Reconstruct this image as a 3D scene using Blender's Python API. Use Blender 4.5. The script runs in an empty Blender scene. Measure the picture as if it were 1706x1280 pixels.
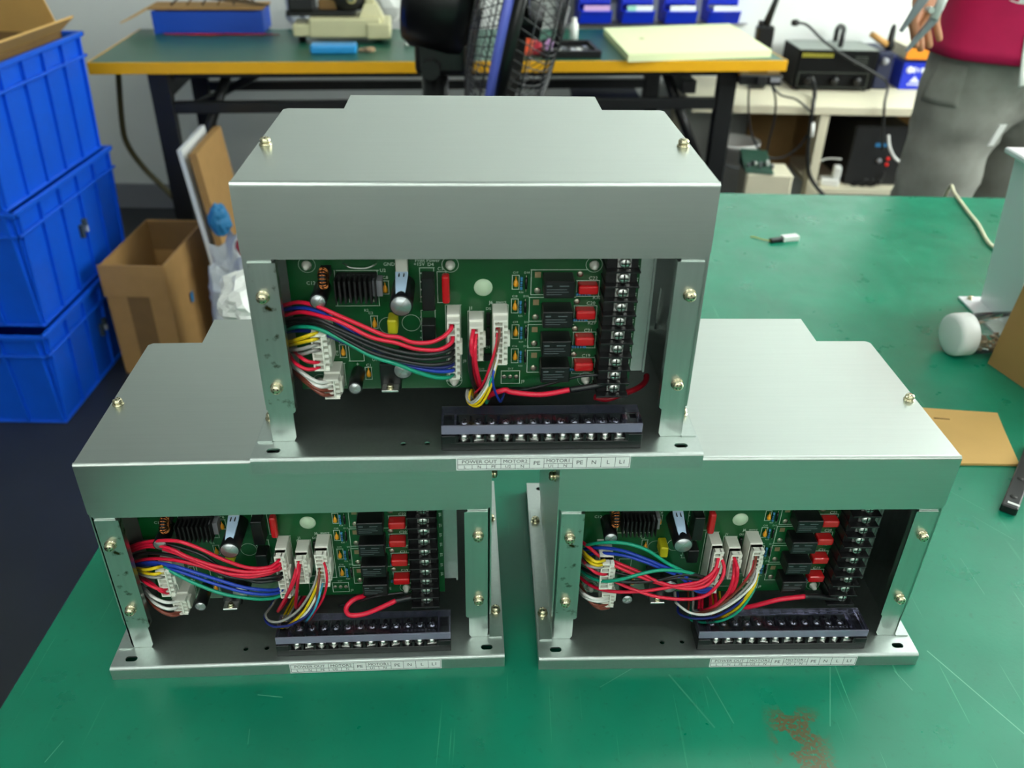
import bpy, bmesh, math, random
from mathutils import Vector, Matrix, noise
from mathutils.bvhtree import BVHTree
random.seed(7)
R = math.radians
scene = bpy.context.scene
COL = scene.collection

# ------------------------------------------------------------------ camera, world, light, exposure
TZ = 0.75                                   # height of the green table top above the floor (m)
F_PX, CX, CY, CZ = 1407.3, 1.025, -414.02, 502.015      # mm, relative to the table top
PITCH, YAW, ROLL = R(31.786), R(-0.323), R(1.132)
cam_d = bpy.data.cameras.new('camera')
cam = bpy.data.objects.new('camera', cam_d)
COL.objects.link(cam)
_c, _s = math.cos(YAW), math.sin(YAW)
_R0 = Vector((_c, _s, 0)); _F0 = Vector((-_s, _c, 0))
_FW = _F0 * math.cos(PITCH) + Vector((0, 0, -math.sin(PITCH)))
_UP = _F0 * math.sin(PITCH) + Vector((0, 0, math.cos(PITCH)))
_cr, _sr = math.cos(ROLL), math.sin(ROLL)
CAM_R = _R0 * _cr + _UP * _sr
CAM_U = _UP * _cr - _R0 * _sr
M = Matrix.Identity(4)
for i in range(3):
    M[i][0] = CAM_R[i]; M[i][1] = CAM_U[i]; M[i][2] = -_FW[i]
M.translation = Vector((CX / 1000, CY / 1000, TZ + CZ / 1000))
cam.matrix_world = M
cam_d.sensor_width = 36.0
cam_d.lens = F_PX / 1706 * 36
cam_d.clip_start = 0.02
cam_d.dof.use_dof = True
cam_d.dof.focus_distance = 0.60
cam_d.dof.aperture_fstop = 8.5
scene.camera = cam

world = bpy.data.worlds.new('workshop_sky'); scene.world = world
world.use_nodes = True
world.node_tree.nodes['Background'].inputs[0].default_value = (0.80, 0.90, 0.95, 1)
world.node_tree.nodes['Background'].inputs[1].default_value = 0.6
WINDOW_STRENGTH = 14.0
TUBE_STRENGTH = 21.0
FRONT_STRENGTH = 3.0
scene.view_settings.view_transform = 'Standard'
scene.view_settings.look = 'None'
scene.view_settings.gamma = 1.0
scene.view_settings.use_curve_mapping = False
scene.view_settings.exposure = -0.15
scene.cycles.use_denoising = True
scene.cycles.max_bounces = 10
scene.cycles.transparent_max_bounces = 16
scene.cycles.caustics_reflective = False
scene.cycles.caustics_refractive = False

# ------------------------------------------------------------------ pixel helpers (photo px -> points on known planes)
def pray(u, v):
    return CAM_R * ((u - 853) / F_PX) - CAM_U * ((v - 640) / F_PX) + _FW
CAM_P = Vector((CX, CY, CZ))
def on_plane(u, v, axis, val):             # mm, table frame
    d = pray(u, v); t = (val - CAM_P[axis]) / d[axis]
    return CAM_P + d * t
def W(p):                                  # mm table frame -> world metres
    return Vector((p[0] / 1000, p[1] / 1000, TZ + p[2] / 1000))
def Zp(u, v, z): return on_plane(u, v, 2, z)
def Yp(u, v, y): return on_plane(u, v, 1, y)

HL = 178.26                                # height of one unit
UNITS = {'t': (-15.606, 5.105, 2.873, HL), 'l': (-137.792, -5.429, 3.509, 0.0), 'r': (166.744, 5.429, 1.981, 0.0)}
def U(unit, u, v, y, axis=1):              # px on plane of a unit -> unit local mm
    x0, y0, a, z0 = UNITS[unit]; a = R(a); c, s = math.cos(a), math.sin(a)
    def loc(p): return Vector((c * p[0] + s * p[1], -s * p[0] + c * p[1], p[2]))
    o = loc(CAM_P - Vector((x0, y0, z0))); d = loc(pray(u, v))
    return o + d * ((y - o[axis]) / d[axis])

# ------------------------------------------------------------------ materials
def lin(h):
    if isinstance(h, str):
        h = h.lstrip('#'); h = [int(h[i:i + 2], 16) / 255 for i in (0, 2, 4)]
    return tuple(((c / 12.92) if c <= 0.04045 else ((c + 0.055) / 1.055) ** 2.4) for c in h) + (1.0,)
MATS = {}
def mat(name, col, rough=0.5, metal=0.0, noise_scale=None, var=0.0, bump=0.0, emis=0.0, trans=0.0, stretch=None, spec=0.5, alpha=1.0, coat=0.0):
    m = bpy.data.materials.new(name); m.use_nodes = True
    nt = m.node_tree; b = nt.nodes['Principled BSDF']; L = nt.links.new
    c = lin(col)
    b.inputs['Base Color'].default_value = c
    b.inputs['Roughness'].default_value = rough
    b.inputs['Metallic'].default_value = metal
    b.inputs['Specular IOR Level'].default_value = spec
    if coat: b.inputs['Coat Weight'].default_value = coat
    if trans:
        b.inputs['Transmission Weight'].default_value = trans
    if alpha < 1: b.inputs['Alpha'].default_value = alpha
    if emis:
        b.inputs['Emission Color'].default_value = c; b.inputs['Emission Strength'].default_value = emis
    if noise_scale:
        tc = nt.nodes.new('ShaderNodeTexCoord'); mp = nt.nodes.new('ShaderNodeMapping')
        L(tc.outputs['Object'], mp.inputs['Vector'])
        if stretch: mp.inputs['Scale'].default_value = stretch
        n = nt.nodes.new('ShaderNodeTexNoise'); n.inputs['Scale'].default_value = noise_scale; n.inputs['Detail'].default_value = 6
        L(mp.outputs[0], n.inputs['Vector'])
        if var:
            r = nt.nodes.new('ShaderNodeMix'); r.data_type = 'RGBA'
            r.inputs[6].default_value = tuple(max(0, x * (1 - var)) for x in c[:3]) + (1,)
            r.inputs[7].default_value = tuple(min(1, x * (1 + var)) for x in c[:3]) + (1,)
            L(n.outputs['Fac'], r.inputs[0]); L(r.outputs[2], b.inputs['Base Color'])
        if bump:
            bp = nt.nodes.new('ShaderNodeBump'); bp.inputs['Strength'].default_value = bump; bp.inputs['Distance'].default_value = 0.001
            L(n.outputs['Fac'], bp.inputs['Height']); L(bp.outputs[0], b.inputs['Normal'])
    MATS[name] = m
    return m

mat('steel', '#c6ccc7', 0.31, 1.0, 900, 0.05, 0.05, stretch=(0.02, 1, 1))
mat('steel_plain', '#c0c8c4', 0.42, 1.0, 500, 0.08, 0.04)
mat('flange', '#c4cdc8', 0.32, 1.0, 300, 0.1, 0.05, stretch=(1, 1, 0.05))
mat('screw_steel', '#d8cfae', 0.25, 1.0, 400, 0.15)
mat('nickel', '#e6e6e2', 0.34, 1.0)
mat('recess', '#15140f', 0.6)
mat('pcb', '#064e22', 0.32, 0, 60, 0.25, coat=0.3)
mat('pcb_edge', '#5a6a3a', 0.6)
mat('silk', '#c8d6c8', 0.6)
mat('black_plastic', '#0c0d0f', 0.38, 0, 200, 0.3)
mat('black_matte', '#101112', 0.6, 0, 80, 0.3)
mat('relay_print', '#5c6468', 0.5)
mat('nylon', '#e9e9de', 0.45, 0, 100, 0.04)
mat('nylon_dim', '#c9c9bd', 0.5, 0, 100, 0.04)
mat('cap_top', '#b9bdbf', 0.3, 0.8)
mat('cap_sleeve', '#0b0b10', 0.35)
mat('red_film', '#c4161c', 0.25, coat=0.4)
mat('orange_cap', '#e59a1c', 0.35)
mat('blue_res', '#3c86b4', 0.4)
mat('blue_strip', '#b8d2ec', 0.35)
mat('yellow_tape', '#c8c020', 0.4)
mat('copper', '#c87a46', 0.25, 1.0)
mat('solder', '#b8b0a0', 0.3, 0.9)
mat('solder_square', '#a98d6c', 0.4, 0.6)
mat('sticker_green', '#c4dcbc', 0.6)
mat('paper', '#eef0ee', 0.6)
mat('ink', '#20242a', 0.7)
mat('rust', '#5a4520', 0.8, 0, 300, 0.5)
W_COL = {'red': '#e0183c', 'black': '#16171a', 'green': '#109878', 'navy': '#14206a', 'blue': '#1c3fb0', 'yellow': '#e4c312', 'white': '#ecebe6',
         'grey': '#9a9894', 'brown': '#7c3a2c', 'darkred': '#8e0f1e', 'cyan': '#48b4d8'}
for k, v in W_COL.items(): mat('wire_' + k, v, 0.32, 0, spec=0.5)
mat('white_wall', '#e6e9e6', 0.85, 0, 8, 0.03)
mat('ceiling_paint', '#c4c8c8', 0.9, 0, 8, 0.02)
mat('floor_paint', '#2a2d31', 0.45, 0, 6, 0.25, 0.1)
mat('crate_blue', '#0a5ce0', 0.4, 0, 30, 0.08)
mat('crate_mark', '#3c4b52', 0.7)
mat('crate_mark_white', '#b4bccc', 0.7)
mat('cardboard', '#a9814c', 0.8, 0, 25, 0.12, 0.05)
mat('cardboard_dark', '#7a5c34', 0.85, 0, 25, 0.15)
mat('kraft', '#d0a560', 0.75, 0, 14, 0.12)
mat('bench_green', '#1c5a48', 0.35, 0, 12, 0.15)
mat('bench_yellow', '#e8ac10', 0.4, 0, 20, 0.06)
mat('orange_edge', '#e88a10', 0.45)
mat('frame_black', '#0d0f11', 0.4, 0, 40, 0.3)
mat('bin_blue', '#0c2ec4', 0.38)
mat('tray_blue', '#1a50c4', 0.4)
mat('bin_label', '#dfe2ee', 0.6)
mat('bin_label_pink', '#c9a3d8', 0.6)
mat('bin_label_green', '#8fc7bd', 0.6)
mat('rack_grey', '#8f9096', 0.5, 0.2)
mat('foam', '#e6eebc', 0.85, 0, 60, 0.03)
mat('cream', '#d0caa0', 0.45, 0, 30, 0.06)
mat('cream_desk', '#d4cdb4', 0.5, 0, 20, 0.05)
mat('cyan_plastic', '#2c9ae0', 0.3)
mat('fan_black', '#0c0c0d', 0.3)
mat('fan_wire', '#4a4a4c', 0.35, 0.6)
mat('fan_blue', '#6a74dc', 0.3)
mat('orange_pack', '#ee5a34', 0.45, 0, 30, 0.25)
mat('shirt', '#c80a52', 0.8, 0, 30, 0.12, 0.3)
mat('trousers', '#8c8c84', 0.85, 0, 30, 0.3, 0.8)  # tone noise puts the light and dark of the folds into the colour
mat('skin', '#c98a66', 0.55, 0, 40, 0.06)
mat('hair', '#14110f', 0.6)
mat('shoe', '#1d1d20', 0.5)
mat('psu_black', '#060708', 0.65, 0, 60, 0.2, spec=0.15)
mat('psu_top', '#8f9690', 0.45, 0.3)
mat('psu_yellow', '#9a9428', 0.6)
mat('panel_line', '#4a5048', 0.6)
mat('rubber', '#111213', 0.5)
mat('tool_grey', '#8b8f94', 0.35, 0.7)
mat('white_plastic', '#e8e8e4', 0.4)
mat('led_red', '#d01810', 0.4, emis=0.5)
mat('green_board', '#0c3a2a', 0.5, 0, 90, 0.6)
mat('olive', '#4a4424', 0.6)
mat('bag', '#b9bdc2', 0.3, 0, 30, 0.3, 0.3)
mat('bag_red', '#b02838', 0.5)
mat('bag_blue', '#2a78ac', 0.5)
mat('bag_dark', '#4a4a50', 0.6)
mat('white_paint', '#e4e7e8', 0.35)
mat('jar_content', '#a88a6a', 0.8, 0, 200, 0.5)
mat('cable_cream', '#d8d2b0', 0.5)
mat('dark_navy', '#0d1638', 0.5)
mat('seat_grey', '#34353c', 0.5)
mat('bottle_wood', '#b8894c', 0.5)
mat('window_light', '#f3fbf6', 0.5, emis=WINDOW_STRENGTH)
mat('front_window_light', '#f6faf4', 0.5, emis=FRONT_STRENGTH)
mat('grey_wall', '#83888a', 0.85, 0, 8, 0.04)
mat('tube_light', '#f6fdf6', 0.5, emis=TUBE_STRENGTH)

def clear_material(name, tint, haze):
    m = bpy.data.materials.new(name); m.use_nodes = True; nt = m.node_tree; L = nt.links.new; N = nt.nodes.new
    nt.nodes.remove(nt.nodes['Principled BSDF']); out = nt.nodes['Material Output']
    t = N('ShaderNodeBsdfTransparent'); t.inputs[0].default_value = lin(tint)
    g = N('ShaderNodeBsdfGlossy'); g.inputs['Roughness'].default_value = 0.08; g.inputs[0].default_value = (1, 1, 1, 1)
    d = N('ShaderNodeBsdfTranslucent'); d.inputs[0].default_value = lin('#d8d8f4')
    df = N('ShaderNodeBsdfDiffuse'); df.inputs[0].default_value = lin('#dcdcf6')
    mx0 = N('ShaderNodeMixShader'); mx0.inputs[0].default_value = 0.5; L(d.outputs[0], mx0.inputs[1]); L(df.outputs[0], mx0.inputs[2])
    mx = N('ShaderNodeMixShader'); mx.inputs[0].default_value = haze; L(t.outputs[0], mx.inputs[1]); L(mx0.outputs[0], mx.inputs[2])
    fr = N('ShaderNodeFresnel'); fr.inputs[0].default_value = 1.3
    mx2 = N('ShaderNodeMixShader'); L(fr.outputs[0], mx2.inputs[0]); L(mx.outputs[0], mx2.inputs[1]); L(g.outputs[0], mx2.inputs[2])
    L(mx2.outputs[0], out.inputs[0]); MATS[name] = m
clear_material('clear_plastic', '#f4f4fc', 0.01); clear_material('clear_edge', '#ecebf8', 0.10); clear_material('clear_rail', '#eaeafa', 0.42)
clear_material('jar_clear', '#f6f7f4', 0.03)

def table_material():
    m = bpy.data.materials.new('green_table_mat'); m.use_nodes = True
    nt = m.node_tree; b = nt.nodes['Principled BSDF']; L = nt.links.new; N = nt.nodes.new
    tc = N('ShaderNodeTexCoord')
    def nz(scale, detail=5, vec=None, stretch=None, rot=0):
        mp = N('ShaderNodeMapping'); L(tc.outputs['Object'], mp.inputs['Vector'])
        if stretch: mp.inputs['Scale'].default_value = stretch
        mp.inputs['Rotation'].default_value = (0, 0, rot)
        n = N('ShaderNodeTexNoise'); n.inputs['Scale'].default_value = scale; n.inputs['Detail'].default_value = detail
        L(mp.outputs[0], n.inputs['Vector']); return n
    def ramp(src, a, c):
        r = N('ShaderNodeMapRange'); r.inputs[1].default_value = a; r.inputs[2].default_value = c; L(src, r.inputs[0]); r.clamp = True; return r.outputs[0]
    def mix(f, a, c2):
        x = N('ShaderNodeMix'); x.data_type = 'RGBA'; L(f, x.inputs[0])
        if isinstance(a, tuple): x.inputs[6].default_value = a
        else: L(a, x.inputs[6])
        if isinstance(c2, tuple): x.inputs[7].default_value = c2
        else: L(c2, x.inputs[7])
        return x.outputs[2]
    def mul(a, c2):
        x = N('ShaderNodeMath'); x.operation = 'MULTIPLY'; L(a, x.inputs[0])
        if isinstance(c2, float): x.inputs[1].default_value = c2
        else: L(c2, x.inputs[1])
        return x.outputs[0]
    base = mix(ramp(nz(9).outputs['Fac'], 0.3, 0.7), lin('#087458'), lin('#0e8666'))
    base = mix(mul(ramp(nz(160, 3).outputs['Fac'], 0.62, 0.75), 0.35), base, lin('#0a5c42'))
    col = base
    for k, (rot, sc) in enumerate(((0.5, 14), (-0.9, 11), (1.4, 17), (-0.2, 13))):
        n1 = nz(sc, 2, stretch=(26, 0.5, 1), rot=rot)
        n2 = nz(5 + k, 2)
        fac = mul(ramp(n1.outputs['Fac'], 0.70, 0.73), ramp(n2.outputs['Fac'], 0.5, 0.62))
        col = mix(mul(fac, 0.45), col, lin('#58b48c'))
    # worn brown patch where the coating has gone
    sep = N('ShaderNodeSeparateXYZ'); L(tc.outputs['Object'], sep.inputs[0])
    def band(out, lo, hi, soft):
        return mul(ramp(out, lo - soft, lo + soft), ramp(out, hi + soft, hi - soft))
    boxm = mul(band(sep.outputs[0], 0.186, 0.219, 0.006), band(sep.outputs[1], -0.090, -0.032, 0.006))
    n3 = nz(55, 4); n4 = nz(420, 2)
    patch = mul(boxm, mul(ramp(n3.outputs['Fac'], 0.44, 0.48), ramp(n4.outputs['Fac'], 0.38, 0.5)))
    col = mix(patch, col, lin('#5e583a'))
    def scratch(p, q, wd, strength):
        nonlocal col
        P, Q = Zp(*p, 0) / 1000, Zp(*q, 0) / 1000; d = Q - P
        su = N('ShaderNodeVectorMath'); su.operation = 'SUBTRACT'; L(tc.outputs['Object'], su.inputs[0]); su.inputs[1].default_value = (P.x, P.y, 0)
        dt = N('ShaderNodeVectorMath'); dt.operation = 'DOT_PRODUCT'; L(su.outputs[0], dt.inputs[0]); dt.inputs[1].default_value = (d.x / d.length_squared, d.y / d.length_squared, 0)
        cl = N('ShaderNodeClamp'); L(dt.outputs['Value'], cl.inputs[0])
        sc = N('ShaderNodeVectorMath'); sc.operation = 'SCALE'; sc.inputs[0].default_value = (d.x, d.y, 0); L(cl.outputs[0], sc.inputs['Scale'])
        ds = N('ShaderNodeVectorMath'); ds.operation = 'DISTANCE'; L(su.outputs[0], ds.inputs[0]); L(sc.outputs[0], ds.inputs[1])
        col = mix(mul(ramp(ds.outputs['Value'], wd, wd * .3), strength), col, lin('#7cc4a4'))
    for a_ in (((1545, 1085), (1712, 1228), .0006, .6), ((1383, 1112), (1383, 1210), .0005, .35), ((1115, 1125), (1190, 1212), .0009, .22), ((1178, 1128), (1222, 1205), .0006, .3), ((1490, 1118), (1520, 1150), .0005, .35),
               ((75, 1270), (105, 1235), .0005, .4), ((430, 1158), (470, 1162), .0005, .4), ((413, 1240), (416, 1215), .0004, .3), ((1000, 1145), (1060, 1110), .0004, .3), ((1620, 860), (1690, 900), .0004, .3), ((1585, 820), (1640, 850), .0004, .3), ((1600, 930), (1640, 990), .0004, .3)):
        scratch(*a_)
    L(col, b.inputs['Base Color'])
    L(mix(ramp(nz(25).outputs['Fac'], 0.3, 0.7), (0.26,) * 3 + (1,), (0.40,) * 3 + (1,)), b.inputs['Roughness'])
    bp = N('ShaderNodeBump'); bp.inputs['Strength'].default_value = 0.08; bp.inputs['Distance'].default_value = 0.001
    L(nz(300, 3).outputs['Fac'], bp.inputs['Height']); L(bp.outputs[0], b.inputs['Normal'])
    return m
MATS['table'] = table_material()

def flange_stained():
    m = MATS['flange'].copy(); m.name = 'flange_stained'; nt = m.node_tree; b = nt.nodes['Principled BSDF']; L = nt.links.new; N = nt.nodes.new
    src = b.inputs['Base Color'].links[0].from_socket
    tc = N('ShaderNodeTexCoord'); n = N('ShaderNodeTexNoise'); n.inputs['Scale'].default_value = 110; n.inputs['Detail'].default_value = 4
    L(tc.outputs['Object'], n.inputs['Vector'])
    r = N('ShaderNodeMapRange'); r.inputs[1].default_value = 0.60; r.inputs[2].default_value = 0.70; L(n.outputs['Fac'], r.inputs[0])
    x = N('ShaderNodeMix'); x.data_type = 'RGBA'; L(r.outputs[0], x.inputs[0]); L(src, x.inputs[6]); x.inputs[7].default_value = lin('#4a4224')
    L(x.outputs[2], b.inputs['Base Color'])
    MATS['flange_stained'] = m
flange_stained()

# ------------------------------------------------------------------ mesh helpers
class MB:
    """collects shapes into one mesh; units given by scale (0.001: millimetres)"""
    def __init__(s, scale=0.001): s.bm = bmesh.new(); s.k = scale; s.mi = 0
    def _tag(s, verts):
        fs = {f for v in verts for f in v.link_faces}
        for f in fs: f.material_index = s.mi
    def box(s, x0, x1, y0, y1, z0, z1, bev=0.0, seg=1):
        r = bmesh.ops.create_cube(s.bm, size=1.0); vs = r['verts']
        for v in vs: v.co = Vector(((x0 if v.co.x < 0 else x1), (y0 if v.co.y < 0 else y1), (z0 if v.co.z < 0 else z1))) * s.k
        s._tag(vs)
        if bev:
            es = {e for v in vs for e in v.link_edges}
            r = bmesh.ops.bevel(s.bm, geom=list(es), offset=bev * s.k, segments=seg, affect='EDGES', profile=0.5)
            for f in r['faces']: f.material_index = s.mi
        return s
    def obox(s, mtx, sx, sy, sz, bev=0.0):
        r = bmesh.ops.create_cube(s.bm, size=1.0); vs = r['verts']
        for v in vs: v.co = (mtx @ Vector((v.co.x * sx, v.co.y * sy, v.co.z * sz))) * s.k
        s._tag(vs)
        if bev:
            es = {e for v in vs for e in v.link_edges}
            r = bmesh.ops.bevel(s.bm, geom=list(es), offset=bev * s.k, segments=1, affect='EDGES', profile=0.5)
            for f in r['faces']: f.material_index = s.mi
        return s
    def hexa(s, pts):                      # 8 corners: bottom 4 (ccw), top 4
        vs = [s.bm.verts.new(Vector(p) * s.k) for p in pts]
        for f in ((0, 3, 2, 1), (4, 5, 6, 7), (0, 1, 5, 4), (1, 2, 6, 5), (2, 3, 7, 6), (3, 0, 4, 7)):
            fc = s.bm.faces.new([vs[i] for i in f]); fc.material_index = s.mi
        return s
    def prism(s, poly, a0, a1, axis='z'):
        def P(p, h):
            return {'z': (p[0], p[1], h), 'y': (p[0], h, p[1]), 'x': (h, p[0], p[1])}[axis]
        n = len(poly)
        A = [s.bm.verts.new(Vector(P(p, a0)) * s.k) for p in poly]
        B = [s.bm.verts.new(Vector(P(p, a1)) * s.k) for p in poly]
        fs = [s.bm.faces.new(A[::-1]), s.bm.faces.new(B)]
        for i in range(n): fs.append(s.bm.faces.new((A[i], A[(i + 1) % n], B[(i + 1) % n], B[i])))
        for f in fs: f.material_index = s.mi
        return s
    def lathe(s, prof, origin=(0, 0, 0), axis='z', n=20, smooth=True):
        rings = []
        o = Vector(origin)
        def P(r, h, a):
            c, si = r * math.cos(a), r * math.sin(a)
            return o + Vector({'z': (c, si, h), 'y': (c, h, si), 'x': (h, c, si)}[axis])
        for r, h in prof:
            if r < 1e-6: rings.append([s.bm.verts.new(P(0, h, 0) * s.k)])
            else: rings.append([s.bm.verts.new(P(r, h, 2 * math.pi * i / n) * s.k) for i in range(n)])
        for A, B in zip(rings, rings[1:]):
            for i in range(n):
                j = (i + 1) % n
                if len(A) == 1 and len(B) == 1: continue
                if len(A) == 1: q = (A[0], B[j], B[i])
                elif len(B) == 1: q = (A[i], A[j], B[0])
                else: q = (A[i], A[j], B[j], B[i])
                f = s.bm.faces.new(q); f.smooth = smooth; f.material_index = s.mi
        for Rg, rev in ((rings[0], True), (rings[-1], False)):
            if len(Rg) > 2:
                f = s.bm.faces.new(Rg[::-1] if rev else Rg); f.material_index = s.mi
        return s
    def cyl(s, r, p0, p1, n=14, r2=None):
        p0, p1 = Vector(p0), Vector(p1); d = p1 - p0
        q = d.to_track_quat('Z', 'Y').to_matrix()
        r2 = r if r2 is None else r2
        A = []; B = []
        for i in range(n):
            a = 2 * math.pi * i / n; v = Vector((math.cos(a), math.sin(a), 0))
            A.append(s.bm.verts.new((p0 + q @ (v * r)) * s.k)); B.append(s.bm.verts.new((p1 + q @ (v * r2)) * s.k))
        for i in range(n):
            j = (i + 1) % n; f = s.bm.faces.new((A[i], A[j], B[j], B[i])); f.smooth = True; f.material_index = s.mi
        for f in (s.bm.faces.new(A[::-1]), s.bm.faces.new(B)): f.material_index = s.mi
        return s
    def tube(s, pts, r, n=8, smooth=5, flat=None):
        P = catmull([Vector(p) for p in pts], smooth) if smooth else [Vector(p) for p in pts]
        rings = []; nrm = None
        for i, p in enumerate(P):
            t = (P[min(i + 1, len(P) - 1)] - P[max(i - 1, 0)]).normalized()
            if nrm is None:
                nrm = t.orthogonal().normalized() if flat is None else (Vector(flat) - t * t.dot(Vector(flat))).normalized()
            nrm = (nrm - t * nrm.dot(t)).normalized(); bn = t.cross(nrm)
            ra, rb = (r if isinstance(r, tuple) else (r, r))
            rings.append([s.bm.verts.new((p + nrm * ra * math.cos(2 * math.pi * k / n) + bn * rb * math.sin(2 * math.pi * k / n)) * s.k) for k in range(n)])
        for A, B in zip(rings, rings[1:]):
            for i in range(n):
                j = (i + 1) % n; f = s.bm.faces.new((A[i], A[j], B[j], B[i])); f.smooth = True; f.material_index = s.mi
        for f in (s.bm.faces.new(rings[0][::-1]), s.bm.faces.new(rings[-1])): f.material_index = s.mi
        return s
    def ring(s, R0, r, origin=(0, 0, 0), axis='z', n=32, m=8, mtx=None):
        rings = []
        for i in range(n):
            a = 2 * math.pi * i / n; row = []
            for k in range(m):
                b = 2 * math.pi * k / m
                rr = R0 + r * math.cos(b); h = r * math.sin(b)
                v = Vector({'z': (rr * math.cos(a), rr * math.sin(a), h), 'y': (rr * math.cos(a), h, rr * math.sin(a)), 'x': (h, rr * math.cos(a), rr * math.sin(a))}[axis])
                if mtx: v = mtx @ v
                row.append(s.bm.verts.new((Vector(origin) + v) * s.k))
            rings.append(row)
        for i in range(n):
            A, B = rings[i], rings[(i + 1) % n]
            for k in range(m):
                l = (k + 1) % m; f = s.bm.faces.new((A[k], A[l], B[l], B[k])); f.smooth = True; f.material_index = s.mi
        return s
    def add_mesh(s, me, mtx):
        n0 = len(s.bm.verts)
        tmp = bmesh.new(); tmp.from_mesh(me); tmp.transform(mtx)
        vm = [s.bm.verts.new(v.co) for v in tmp.verts]
        tmp.verts.index_update()
        for f in tmp.faces:
            try: nf = s.bm.faces.new([vm[v.index] for v in f.verts]); nf.material_index = s.mi
            except ValueError: pass
        tmp.free(); return s
    def build(s, name, mats, parent=None, fix=True):
        if fix: bmesh.ops.recalc_face_normals(s.bm, faces=s.bm.faces[:])
        me = bpy.data.meshes.new(name); s.bm.to_mesh(me); s.bm.free()
        return link(name, me, mats, parent)

def link(name, me, mats, parent=None):
    for m in (mats if isinstance(mats, (list, tuple)) else [mats]): me.materials.append(MATS[m])
    o = bpy.data.objects.new(name, me); COL.objects.link(o); o.parent = parent
    return o
def catmull(P, n):
    if len(P) < 3: return P
    Q = [P[0] * 2 - P[1]] + P + [P[-1] * 2 - P[-2]]; out = []
    for i in range(1, len(Q) - 2):
        a, b, c, d = Q[i - 1:i + 3]
        for k in range(n):
            t = k / n
            out.append(0.5 * ((2 * b) + (c - a) * t + (2 * a - 5 * b + 4 * c - d) * t * t + (3 * b - a - 3 * c + d) * t ** 3))
    out.append(P[-1]); return out
def plate_mesh(outline, holes, thick):     # flat plate in XY with real holes, centred on z = 0 (units of the points)
    cu = bpy.data.curves.new('plate', 'CURVE'); cu.dimensions = '2D'; cu.fill_mode = 'BOTH'; cu.extrude = thick / 2
    for poly in [outline] + holes:
        sp = cu.splines.new('POLY'); sp.points.add(len(poly) - 1)
        for i, p in enumerate(poly): sp.points[i].co = (p[0], p[1], 0, 1)
        sp.use_cyclic_u = True
    ob = bpy.data.objects.new('plate', cu); me = bpy.data.meshes.new_from_object(ob)
    bpy.data.objects.remove(ob); bpy.data.curves.remove(cu)
    return me
def slot(cx, cy, w, h, n=8):
    r = min(w, h) / 2; out = []
    dx, dy = max(0, w / 2 - r), max(0, h / 2 - r)
    for i in range(4 * n):
        a = 2 * math.pi * i / (4 * n); out.append((cx + r * math.cos(a) + (dx if math.cos(a) > 0 else -dx), cy + r * math.sin(a) + (dy if math.sin(a) > 0 else -dy)))
    return out
def text_mesh(s, size, align='CENTER'):
    cu = bpy.data.curves.new('txt', 'FONT'); cu.body = s; cu.size = size; cu.align_x = align; cu.align_y = 'CENTER'; cu.resolution_u = 2
    ob = bpy.data.objects.new('txt', cu); me = bpy.data.meshes.new_from_object(ob)
    bpy.data.objects.remove(ob); bpy.data.curves.remove(cu); return me
def scale_m(k): return Matrix.Diagonal((k, k, k, 1))
FRONT = Matrix.Rotation(R(90), 4, 'X')      # flat XY drawing -> upright, facing -y
def tag(o, label, cat, group=None):
    o['label'] = label; o['category'] = cat
    if group: o['group'] = group
    return o
def empty(name, loc, rz=0):
    o = bpy.data.objects.new(name, None); COL.objects.link(o); o.location = loc; o.rotation_euler = (0, 0, rz); o.empty_display_size = 0.02
    return o
def structure(o): o['kind'] = 'structure'; return o
def copy_tree(o, parent=None):
    c = o.copy(); COL.objects.link(c); c.parent = parent
    for ch in list(o.children): copy_tree(ch, c)
    return c
def inst(o, name, loc, parent, rot=(0, 0, 0)):   # another object with the same mesh
    c = bpy.data.objects.new(name, o.data if hasattr(o, 'data') else o); COL.objects.link(c); c.parent = parent
    c.location = loc; c.rotation_euler = rot; return c

# ------------------------------------------------------------------ the room
def mm(*a): return tuple(x / 1000 for x in a)
XL, XR, YB, YF, ZC = -2.7, 2.6, 2.96, -2.6, 2.9
structure(MB(1).box(XL - .1, XR + .1, YF - .1, YB + .1, -0.1, 0).build('floor', 'floor_paint'))
structure(MB(1).box(XL - .1, XR + .1, YF - .1, YB + .1, ZC, ZC + 0.1).build('ceiling', 'ceiling_paint'))
structure(MB(1).box(XL - .1, XR + .1, YB, YB + .1, 0, ZC).build('wall_back', 'white_wall'))
structure(MB(1).box(XL - .1, XR + .1, YF - .1, YF, 0, ZC).build('wall_front', 'white_wall'))
structure(MB(1).box(XL - .1, XL, YF, YB, 0, ZC).build('wall_left', 'grey_wall'))
wr = MB(1)
WY0, WY1, WZ0, WZ1 = 0.35, 2.75, 0.98, 2.6
wr.box(XR, XR + .1, YF, WY0, 0, ZC).box(XR, XR + .1, WY1, YB, 0, ZC).box(XR, XR + .1, WY0, WY1, 0, WZ0).box(XR, XR + .1, WY0, WY1, WZ1, ZC)
structure(wr.build('wall_right', 'white_wall'))
nwin = 3
for i in range(nwin):
    a = WY0 + (WY1 - WY0) * i / nwin; b = WY0 + (WY1 - WY0) * (i + 1) / nwin
    f = MB(1)
    f.box(XR + .02, XR + .07, a, a + .04, WZ0, WZ1).box(XR + .02, XR + .07, b - .04, b, WZ0, WZ1).box(XR + .02, XR + .07, a, b, WZ0, WZ0 + .04).box(XR + .02, XR + .07, a, b, WZ1 - .04, WZ1)
    f.box(XR + .02, XR + .07, a, b, 1.75, 1.79)
    fo = structure(f.build('window_%d' % (i + 1), 'white_paint'))
    MB(1).box(XR + .05, XR + .06, a + .02, b - .02, WZ0 + .02, WZ1 - .02).build('pane', 'window_light', fo)
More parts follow.
